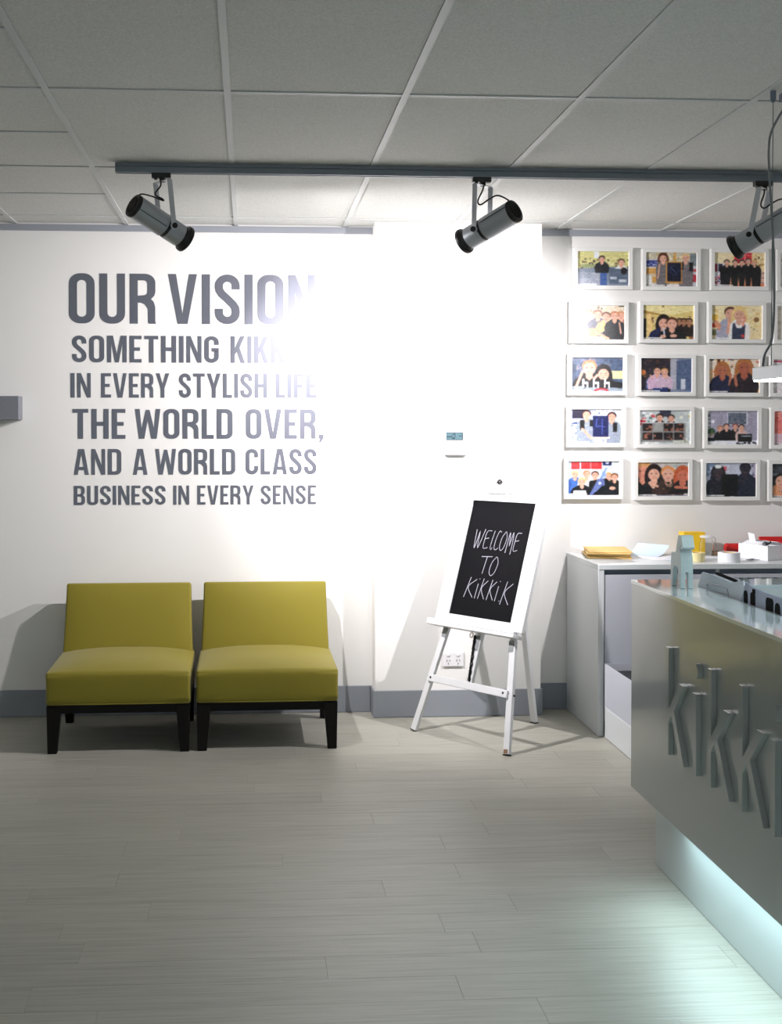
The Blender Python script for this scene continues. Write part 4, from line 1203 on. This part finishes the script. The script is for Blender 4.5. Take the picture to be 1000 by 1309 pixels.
# ------------------------------------------------------------------ reception desk
DX, DT, DB, DY = 1.38, 1.03, .28, -2.435
DN = -4.9
desk = thing('reception_desk', 'glossy white reception desk with raised letters and a lit underside', 'desk', (1.46, -2.46, 0))
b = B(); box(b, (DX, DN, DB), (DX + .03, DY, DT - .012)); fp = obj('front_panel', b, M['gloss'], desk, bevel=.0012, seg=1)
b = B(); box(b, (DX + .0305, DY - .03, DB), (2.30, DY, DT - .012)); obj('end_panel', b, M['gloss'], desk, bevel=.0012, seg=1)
b = B()
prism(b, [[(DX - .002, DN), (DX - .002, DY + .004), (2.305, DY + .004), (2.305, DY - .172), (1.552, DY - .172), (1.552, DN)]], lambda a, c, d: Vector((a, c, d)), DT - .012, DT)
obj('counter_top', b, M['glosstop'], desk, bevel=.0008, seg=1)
b = B(); box(b, (1.522, DN, .745), (1.552, DY - .1725, DT - .0121)); box(b, (1.5525, DY - .1725, .745), (2.28, DY - .150, DT - .0121)); obj('inner_panel', b, M['lam'], desk)
b = B(); box(b, (DX + .031, DN, .715), (2.28, DY - .031, .744)); obj('work_top', b, M['lam'], desk, bevel=.001, seg=1)
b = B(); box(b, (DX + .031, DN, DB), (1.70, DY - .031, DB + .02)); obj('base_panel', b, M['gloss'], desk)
b = B(); box(b, (1.465, DN, .001), (1.485, -2.458, DB - .0005)); box(b, (1.4855, -2.478, .001), (2.25, -2.458, DB - .0005)); pl = obj('plinth', b, M['plinth'], desk, bevel=.0008, seg=1)
b = B(); box(b, (1.395, DN, DB - .006), (1.418, -2.75, DB - .0006)); obj('led_strip', b, M['led'], desk)
ld = bpy.data.lights.new('led_light', 'AREA'); ld.shape = 'RECTANGLE'; ld.size = 2.1; ld.size_y = .02; ld.energy = LED_W
ld.color = (.70, .94, 1.0); ld.spread = math.radians(155)
lo = bpy.data.objects.new('led_light', ld); COL.objects.link(lo); lo.parent = desk
lo.location = MW[desk.name].inverted() @ Vector((1.405, -3.85, DB - .010))
lo.rotation_euler = (Matrix.Rotation(math.radians(22), 3, 'Y') @ Matrix.Rotation(math.radians(90), 3, 'Z')).to_euler()
LX = DX - .018
def dprism(pts, name='letter'):
    b = B()
    prism(b, [pts], lambda a, c, d: Vector((d, a, c)), LX, DX - .0004)
    return obj(name, b, M['gloss'], fp, bevel=.0006, seg=1)
def letter_k(y):
    """y = far edge of the stem; the word reads towards the viewer (decreasing y)"""
    st = .027
    b = B()
    f = lambda a, c, d: Vector((d, y - a, c))
    prism(b, [[(0, .512), (st, .512), (st, .618), (.052, .648), (.128, .512), (.168, .512), (.076, .668), (.165, .765), (.122, .765), (st, .664), (st, .862), (0, .862)]], f, LX, DX - .0004)
    obj('letter', b, M['gloss'], fp, bevel=.0006, seg=1)
def letter_i(y):
    b = B(); f = lambda a, c, d: Vector((d, y - a, c))
    prism(b, [[(0, .512), (.027, .512), (.027, .763), (0, .763)]], f, LX, DX - .0004)
    obj('letter', b, M['gloss'], fp, bevel=.0006, seg=1)
    b = B(); prism(b, [[(.016 + .024 * math.cos(k * math.pi / 12), .832 + .024 * math.sin(k * math.pi / 12)) for k in range(24)]], f, LX, DX - .0004)
    obj('letter_dot', b, M['gloss'], fp, smooth=True)
letter_k(-2.850); letter_i(-3.095); letter_k(-3.215); letter_k(-3.445); letter_i(-3.655)

# pale horse figure on the counter
hz = DT
t = thing('horse_figure', 'small white toy horse coloured with cyan lamp tint, standing on the end of the reception desk', 'figurine', (1.487, -2.65, hz))
f = lambda a, c, d: Vector((1.4665 + d, -2.600 - a, hz + c))
b = B()
prism(b, [[(-.004, .060), (.0, .112), (.006, .119), (.040, .119), (.046, .126), (.066, .176), (.072, .182), (.098, .182), (.101, .172), (.112, .142), (.108, .136), (.096, .134),
           (.090, .146), (.086, .140), (.091, .118), (.095, .100), (.098, .056), (.078, .056), (.066, .070), (.030, .073), (.020, .060)]], f, 0, .042)
obj('body', b, M['horse'], t, bevel=.0008, seg=1)
for d0 in (0, .026):
    for pts in ([(-.004, .0605), (.020, .0605), (.016, .001), (-.002, .001)], [(.078, .0565), (.098, .0565), (.097, .001), (.081, .001)]):
        b = B(); prism(b, [pts], f, d0, d0 + .016); obj('leg', b, M['horse'], t, bevel=.0006, seg=1)

# paper bags behind the counter edge, standing on the lower work top
t = thing('paper_bag', 'pale grey paper carrier bag with wire-thin handle behind the desk ledge', 'bag', (1.6135, -2.7667, 0.745))
b = B()
prism(b, [[(-2.6093, 0.746), (-2.988, 0.746), (-2.9929, 1.029), (-3.0126, 1.0802), (-3.0067, 1.0959), (-2.9142, 1.0782), (-2.7863, 1.0841), (-2.6605, 1.0831), (-2.6192, 1.029)]], lambda a, c, d: Vector((d, a, c)), 1.5545, 1.5600)
bag = obj('front_sheet', b, M['greypaper'], t)
b = B()
prism(b, [[(-2.7175, 0.746), (-2.9634, 0.746), (-2.9634, 1.029), (-2.7273, 1.0389)]], lambda a, c, d: Vector((d, a, c)), 1.6035, 1.6075)
obj('back_sheet', b, M['greypaper'], t)
b = B(); box(b, (1.5595, -2.983, 0.746), (1.6075, -2.9801, 1.0192)); box(b, (1.5595, -2.7224, 0.746), (1.6075, -2.7195, 1.0536)); box(b, (1.5595, -2.983, 0.746), (1.6075, -2.7195, 0.75)); obj('gusset', b, M['greypaper'], t)
b = B(); beam(b, (1.5685, -2.7568, 1.09), (1.5685, -2.9191, 1.0831), .012, .006); obj('opening_shade', b, M['inkblack'], t)  # black bar stands in for the shade inside the bag's mouth
b = B(); tube(b, [(1.5565, -2.6998, 1.0094), (1.555, -2.7057, 1.0369), (1.5545, -2.7195, 1.0507), (1.5545, -2.865, 1.0546), (1.5545, -2.8867, 1.0448), (1.5565, -2.8994, 1.0094)], .0022, 6); obj('handle', b, M['steel'], t, smooth=True)

t = thing('paper_bag', 'blue grey paper bag with bold black print at the right edge behind the desk ledge', 'bag', (1.6135, -3.1109, 0.745))
b = B()
prism(b, [[(-3.0175, 0.746), (-3.5043, 0.746), (-3.5043, 1.0762), (-3.2978, 1.0792), (-3.1601, 1.0802), (-3.0814, 1.0851), (-3.0322, 1.0939), (-3.0194, 1.0782)]], lambda a, c, d: Vector((d, a, c)), 1.5530, 1.5560)
bs = obj('front_sheet', b, M['bluegrey'], t)
b = B()
prism(b, [[(-3.0150, 0.746), (-3.5043, 0.746), (-3.5043, 1.0585), (-3.0200, 1.0585)]], lambda a, c, d: Vector((d, a, c)), 1.6035, 1.6075); obj('back_sheet', b, M['bluegrey'], t)
b = B(); box(b, (1.5562, -3.5043, 0.746), (1.6075, -3.5014, 1.0585)); box(b, (1.5562, -3.0150, 0.746), (1.6075, -3.0121, 1.0585)); box(b, (1.5562, -3.5043, 0.746), (1.6075, -3.0121, 0.75)); obj('gusset', b, M['bluegrey'], t)
b = B()
yz = lambda a, c, d: Vector((d, a, c))
for pts in (rrect(-3.048, .90, -3.0175, 1.0684, .014), rrect(-3.105, .90, -3.0676, 1.0684, .010), rrect(-3.105, 1.065, -3.0814, 1.0802, .003), rrect(-3.2338, .90, -3.1817, 1.0684, .012), rrect(-3.2801, .90, -3.2447, 1.0605, .014), rrect(-3.3863, .90, -3.3273, 1.0585, .008)):
    prism(b, [pts], yz, 1.5523, 1.5529)
obj('black_print', b, M['inkblack'], bs)

t = thing('white_carton', 'white cardboard piece standing at the far right edge behind the desk', 'box', (1.76, -3.25, .745))
b = B(); box(b, (1.70, -3.45, .746), (1.84, -3.17, 1.115)); obj('carton', b, M['lam'], t, bevel=.002, seg=1)
b = B(); box(b, (1.70, -3.45, 1.1155), (1.84, -3.312, 1.118)); box(b, (1.70, -3.308, 1.1155), (1.84, -3.17, 1.118)); obj('lid_flap', b, M['paper'], t)

# ------------------------------------------------------------------ cabinet along the back wall
CT, CYF, CXL = .883, -.63, 1.785
cab = thing('cabinet', 'long white laminate cabinet against the wall under the photographs', 'cabinet', (2.8, -.3, 0))
CE = 4.25
b = B(); box(b, (CXL, CYF, .002), (CXL + .030, -.0125, CT - .026)); obj('side_panel', b, M['lam'], cab, bevel=.0012, seg=1)
b = B(); box(b, (CXL, CYF - .003, CT - .0255), (CE, -.0005, CT)); obj('top', b, M['lam'], cab, bevel=.0012, seg=1)
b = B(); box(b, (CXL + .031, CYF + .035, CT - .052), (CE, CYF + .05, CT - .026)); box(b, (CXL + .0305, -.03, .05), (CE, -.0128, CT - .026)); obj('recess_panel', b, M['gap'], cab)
b = B(); box(b, (2.412, CYF + .03, .08), (2.430, -.0305, CT - .0265)); obj('divider', b, M['lam'], cab)
b = B(); box(b, (CXL + .034, CYF + .004, .08), (2.410, CYF + .022, CT - .053)); obj('door', b, M['lamdoor'], cab, bevel=.001, seg=1)
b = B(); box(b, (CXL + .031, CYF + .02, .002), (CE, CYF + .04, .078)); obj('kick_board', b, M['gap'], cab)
b = B(); box(b, (2.431, CYF + .01, CT - .073), (CE, CYF + .03, CT - .053)); obj('shelf_rail', b, M['lamdoor'], cab)
b = B(); box(b, (2.431, CYF + .012, .725), (CE, -.0305, .748)); obj('glass_shelf', b, M['aqua'], cab, bevel=.001, seg=1)
b = B(); box(b, (2.431, CYF + .012, .40), (CE, -.0305, .418)); obj('shelf', b, M['lam'], cab)
b = B(); box(b, (2.431, CYF + .012, .0785), (CE, -.0305, .096)); obj('shelf', b, M['lam'], cab)
# white file boxes on the glass shelf
for k, (x0, w) in enumerate(((2.45, .035), (2.50, .05), (2.572, .03), (2.625, .042), (2.70, .035), (2.76, .05))):
    b = B(); box(b, (x0, -.58 + .012 * (k % 3), .7483), (x0 + w, -.33, .800)); box(b, (x0 + .003, -.581 + .012 * (k % 3), .800), (x0 + w - .003, -.33, .804))
    tag(obj('file_box', b, M['paper'] if k % 2 else M['lam'], None, bevel=.001, seg=1),
        ('%s small white box from the cabinet door on the open shelf' % ('first', 'second', 'third', 'fourth', 'fifth', 'sixth')[k]), 'box', 'small white boxes on the open shelf')

# two white cartons on the floor against the cabinet
t = thing('carton', 'white floor carton at the bottom of the stack beside the cabinet', 'box', (1.97, -.86, 0))
b = B(); box(b, (1.812, -1.10, .002), (2.13, -.655, .158)); obj('carton_body', b, M['lam'], t, bevel=.003, seg=1)
b = B(); box(b, (1.812, -1.10, .1582), (2.13, -.655, .161)); obj('lid', b, M['paper'], t)
t = thing('carton', 'white open carton with a raised flap on top of the floor carton', 'box', (1.97, -.86, .161))
b = B()
for lo, hi in (((1.812, -1.10, .1615), (1.816, -.655, .380)), ((2.126, -1.10, .1615), (2.13, -.655, .380)), ((1.8165, -1.10, .1615), (2.1255, -1.096, .380)), ((1.8165, -.659, .1615), (2.1255, -.655, .380)), ((1.8165, -1.0955, .1615), (2.1255, -.6595, .165))):
    box(b, lo, hi)
obj('carton_body', b, M['lamdoor'], t)
b = B(); beam(b, (2.13, -.88, .38), (2.18, -.88, .30), .43, .003, up=(1, 0, 0)); obj('flap', b, M['lam'], t)
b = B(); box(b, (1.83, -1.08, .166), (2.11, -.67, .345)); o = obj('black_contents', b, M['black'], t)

# ------------------------------------------------------------------ things on the cabinet
CZ = CT + .0006
# stack of buff envelopes
for k in range(6):
    b = B()
    g = random.Random(k)
    mt = Matrix.Translation((1.955 + g.uniform(-.01, .01), -.215 + g.uniform(-.01, .012), CZ + .0065 * k)) @ Matrix.Rotation(math.radians(-12 + g.uniform(-4, 4)), 4, 'Z')
    box(b, (-.115, -.155, 0), (.115, .155, .0060), mt)
    env = obj('envelope', b, M['kraft'], None, bevel=.0025, seg=2)
    tag(env, ('lowest', 'second lowest', 'third lowest', 'fourth lowest', 'second from the top', 'topmost')[k] + ' buff envelope in the stack at the cabinet end', 'envelope', 'buff envelopes stacked on the cabinet')
# loose papers
def sheet(lab, cx, cy, w, l, rot, z, m, lift=0.0):
    b = B()
    n = 10
    mt = Matrix.Translation((cx, cy, CZ + z)) @ Matrix.Rotation(math.radians(rot), 4, 'Z')
    R = []
    for i in range(n + 1):
        u = i / n
        zz = lift * (u ** 2) if lift > 0 else 0
        xx = -w / 2 + w * u * (1 - .25 * min(1, lift * 8) * u)
        R.append([mt @ Vector((xx, -l / 2, zz)), mt @ Vector((xx, l / 2, zz)), mt @ Vector((xx, l / 2, zz + .0008)), mt @ Vector((xx, -l / 2, zz + .0008))])
    ring_loft(b, R)
    tag(obj('paper_sheet', b, m, None, recalc=True), lab, 'paper', 'loose papers on the cabinet')
sheet('white paper sheet lying flat, to the right of the envelopes', 2.215, -.30, .20, .28, 8, 0, M['paper'])
sheet('pale blue paper sheet curling upwards behind the envelopes', 2.20, -.16, .14, .20, 40, .0012, M['bluepaper'], .055)
sheet('white paper sheet lying flat behind the toy horse', 2.36, -.28, .18, .2, -20, .0024, M['paper'])
sheet('second pale blue sheet, flat at the front beside the toy horse', 2.27, -.47, .12, .10, 12, .0010, M['bluepaper'])
sheet('white paper sheet flat behind the white tape roll', 2.52, -.30, .20, .16, 5, .0014, M['paper'])

def ring_roll(name, lab, x, y, ro, ri, h, m, cat, core=None):
    t = thing(name, lab, cat, (x, y, CZ))
    b = B()
    seg = 32
    rings = []
    for rr, zz in ((ri, 0), (ro, 0), (ro, h), (ri, h)):
        rings.append([(x + rr * math.cos(2 * math.pi * k / seg), y + rr * math.sin(2 * math.pi * k / seg), CZ + zz) for k in range(seg)])
    ring_loft(b, rings, closed=True)
    obj('tape', b, m, t, smooth=True)
    b = B()
    rings = []
    for rr, zz in ((ri - .003, .001), (ri - .0002, .001), (ri - .0002, h - .001), (ri - .003, h - .001)):
        rings.append([(x + rr * math.cos(2 * math.pi * k / seg), y + rr * math.sin(2 * math.pi * k / seg), CZ + zz) for k in range(seg)])
    ring_loft(b, rings, closed=True)
    obj('core', b, core or M['kraft'], t, smooth=True)
    return t
ring_roll('tape_roll', 'cream tape roll on the cabinet just right of the toy horse', 2.348, -.50, .041, .026, .046, M['cream'], 'tape roll')
ring_roll('tape_roll', 'wide white tape roll at the front of the cabinet top', 2.507, -.535, .056, .036, .050, M['paper'], 'tape roll')

t = thing('card_box', 'bright yellow upright card box behind the toy horse', 'box', (2.46, -.10, CZ))
b = B(); box(b, (2.405, -.150, CZ), (2.528, -.070, CZ + .118)); obj('carton', b, M['yellow'], t, bevel=.002, seg=1)
b = B(); box(b, (2.405, -.150, CZ + .1185), (2.528, -.070, CZ + .122)); obj('lid', b, M['yellow'], t, bevel=.001, seg=1)

t = thing('glass_jar', 'clear glass jar with wire clasp beside the yellow card box', 'jar', (2.505, -.225, CZ))
b = B(); jx, jy = 2.505, -.225
lathe(b, (jx, jy, CZ), (0, 0, 1), [(0, .036), (.004, .040), (.070, .040), (.085, .033), (.100, .033), (.100, .030), (.085, .030), (.070, .037), (.006, .037), (.005, .02)], 28)
obj('jar_body', b, M['glass'], t, smooth=True)
b = B(); lathe(b, (jx, jy, CZ + .1005), (0, 0, 1), [(0, .034), (.006, .036), (.010, .030), (.012, .01)], 28); obj('lid', b, M['plastic'], t, smooth=True)
b = B(); tube(b, [(jx + .036, jy - .01, CZ + .105), (jx + .046, jy - .012, CZ + .09), (jx + .043, jy - .012, CZ + .07), (jx + .052, jy - .014, CZ + .05)], .0016, 6); obj('wire_clasp', b, M['steel'], t, smooth=True)

b = B()
g = random.Random(5)
pts = [(2.56 + .045 * math.cos(a * 1.9) * g.uniform(.5, 1), -.25 + .04 * math.sin(a * 1.9) * g.uniform(.5, 1), CZ + .006 + .022 * g.random()) for a in range(18)]
tube(b, pts, .0028, 6); tag(obj('twine', b, M['twine'], smooth=True), 'tangled bit of brown twine behind the white tape roll', 'twine')

t = thing('carton', 'small white open carton with raised flaps on the cabinet top', 'box', (2.74, -.40, CZ), math.radians(0))
mt = Matrix.Translation((2.745, -.39, CZ)) @ Matrix.Rotation(math.radians(22), 4, 'Z')
wx, wy, hh = .062, .105, .078
b = B()
for lo, hi in (((-wx, -wy, 0), (-wx + .002, wy, hh)), ((wx - .002, -wy, 0), (wx, wy, hh)), ((-wx + .0021, -wy, 0), (wx - .0021, -wy + .002, hh)), ((-wx + .0021, wy - .002, 0), (wx - .0021, wy, hh)), ((-wx + .0021, -wy + .0021, 0), (wx - .0021, wy - .0021, .002))):
    box(b, lo, hi, mt)
obj('carton_body', b, M['paper'], t)
for lo, hi, rx, ry in (((-wx, 0), (0, 0), 0, -35), ((wx, 0), (0, 0), 0, 20)):
    pass
b = B(); c = mt @ Vector((-wx, .02, hh)); e = mt @ Vector((-wx + .012, -.06, hh + .052))
beam(b, mt @ Vector((-.02, .04, hh + .0)), mt @ Vector((-.045, .03, hh + .058)), .045, .002, up=mt.to_3x3() @ Vector((1, 0, .4))); obj('flap', b, M['paper'], t)
b = B(); beam(b, mt @ Vector((wx, 0, hh + .001)), mt @ Vector((wx - .05, 0, hh + .018)), .2, .002, up=(0, 0, 1)); obj('flap', b, M['paper'], t)
b = B(); beam(b, mt @ Vector((-wx, .02, hh + .001)), mt @ Vector((-wx + .04, .02, hh + .016)), .12, .002, up=(0, 0, 1)); obj('flap', b, M['paper'], t)
b = B(); cyl(b, mt @ Vector((.0, -.03, hh + .002)), mt @ Vector((.012, -.055, hh + .016)), .006, 10); obj('black_pen_end', b, M['black'], t)

t = thing('red_tube', 'red plastic tube lying along the wall behind the small white carton', 'tube', (2.78, -.10, CZ + .03))
b = B(); lathe(b, (2.662, -.115, CZ + .0305), (1, -.02, 0), [(0, .024), (.002, .0265), (.34, .0300), (.38, .0300), (.382, .028)], 24); obj('tube_body', b, M['red'], t, smooth=True)
b = B(); lathe(b, (2.655, -.115, CZ + .0305), (1, -.02, 0), [(0, .024), (.003, .0275), (.018, .0275), (.02, .0265)], 24); obj('end_cap', b, M['red'], t, smooth=True)
t = thing('red_folder', 'red folder leaning behind the red tube at the right edge', 'folder', (2.99, -.06, CZ))
b = B(); beam(b, (2.99, -.085, CZ), (2.99, -.035, CZ + .085), .22, .012, up=(0, 1, 0)); obj('folder_body', b, M['red'], t, bevel=.002, seg=1)
b = B(); beam(b, (2.99, -.0792, CZ + .002), (2.99, -.0302, CZ + .083), .212, .0, up=(0, 1, 0)) if False else box(b, (2.885, -.090, CZ), (3.095, -.0865, CZ + .02)); obj('folder_spine', b, M['red'], t)
b = B(); box(b, (2.83, -.56, CZ), (2.98, -.44, CZ + .004)); tag(obj('pink_card', b, M['pinkpaper']), 'pink card lying flat at the right edge of the cabinet top', 'card')
b = B(); box(b, (2.87, -.42, CZ), (3.00, -.33, CZ + .012)); tag(obj('notepad', b, M['paper'], bevel=.001, seg=1), 'small white notepad lying beside the white carton', 'notepad')

t = thing('key_bunch', 'small bunch of steel keys in front of the small white carton', 'keys', (2.655, -.47, CZ))
b = B(); tube(b, [(2.640 + .014 * math.cos(k * math.pi / 6), -.475 + .014 * math.sin(k * math.pi / 6), CZ + .0035) for k in range(12)], .0018, 6, smooth=False, closed=True); obj('key_ring', b, M['steel'], t, smooth=True)
for k, a in enumerate((.2, -.25, .7)):
    b = B(); mt = Matrix.Translation((2.650, -.475, CZ + .002 + .0025 * k)) @ Matrix.Rotation(a, 4, 'Z'); box(b, (.0, -.008, 0), (.018, .008, .002), mt); box(b, (.018, -.003, 0), (.048, .003, .002), mt); obj('key', b, M['steel'], t)
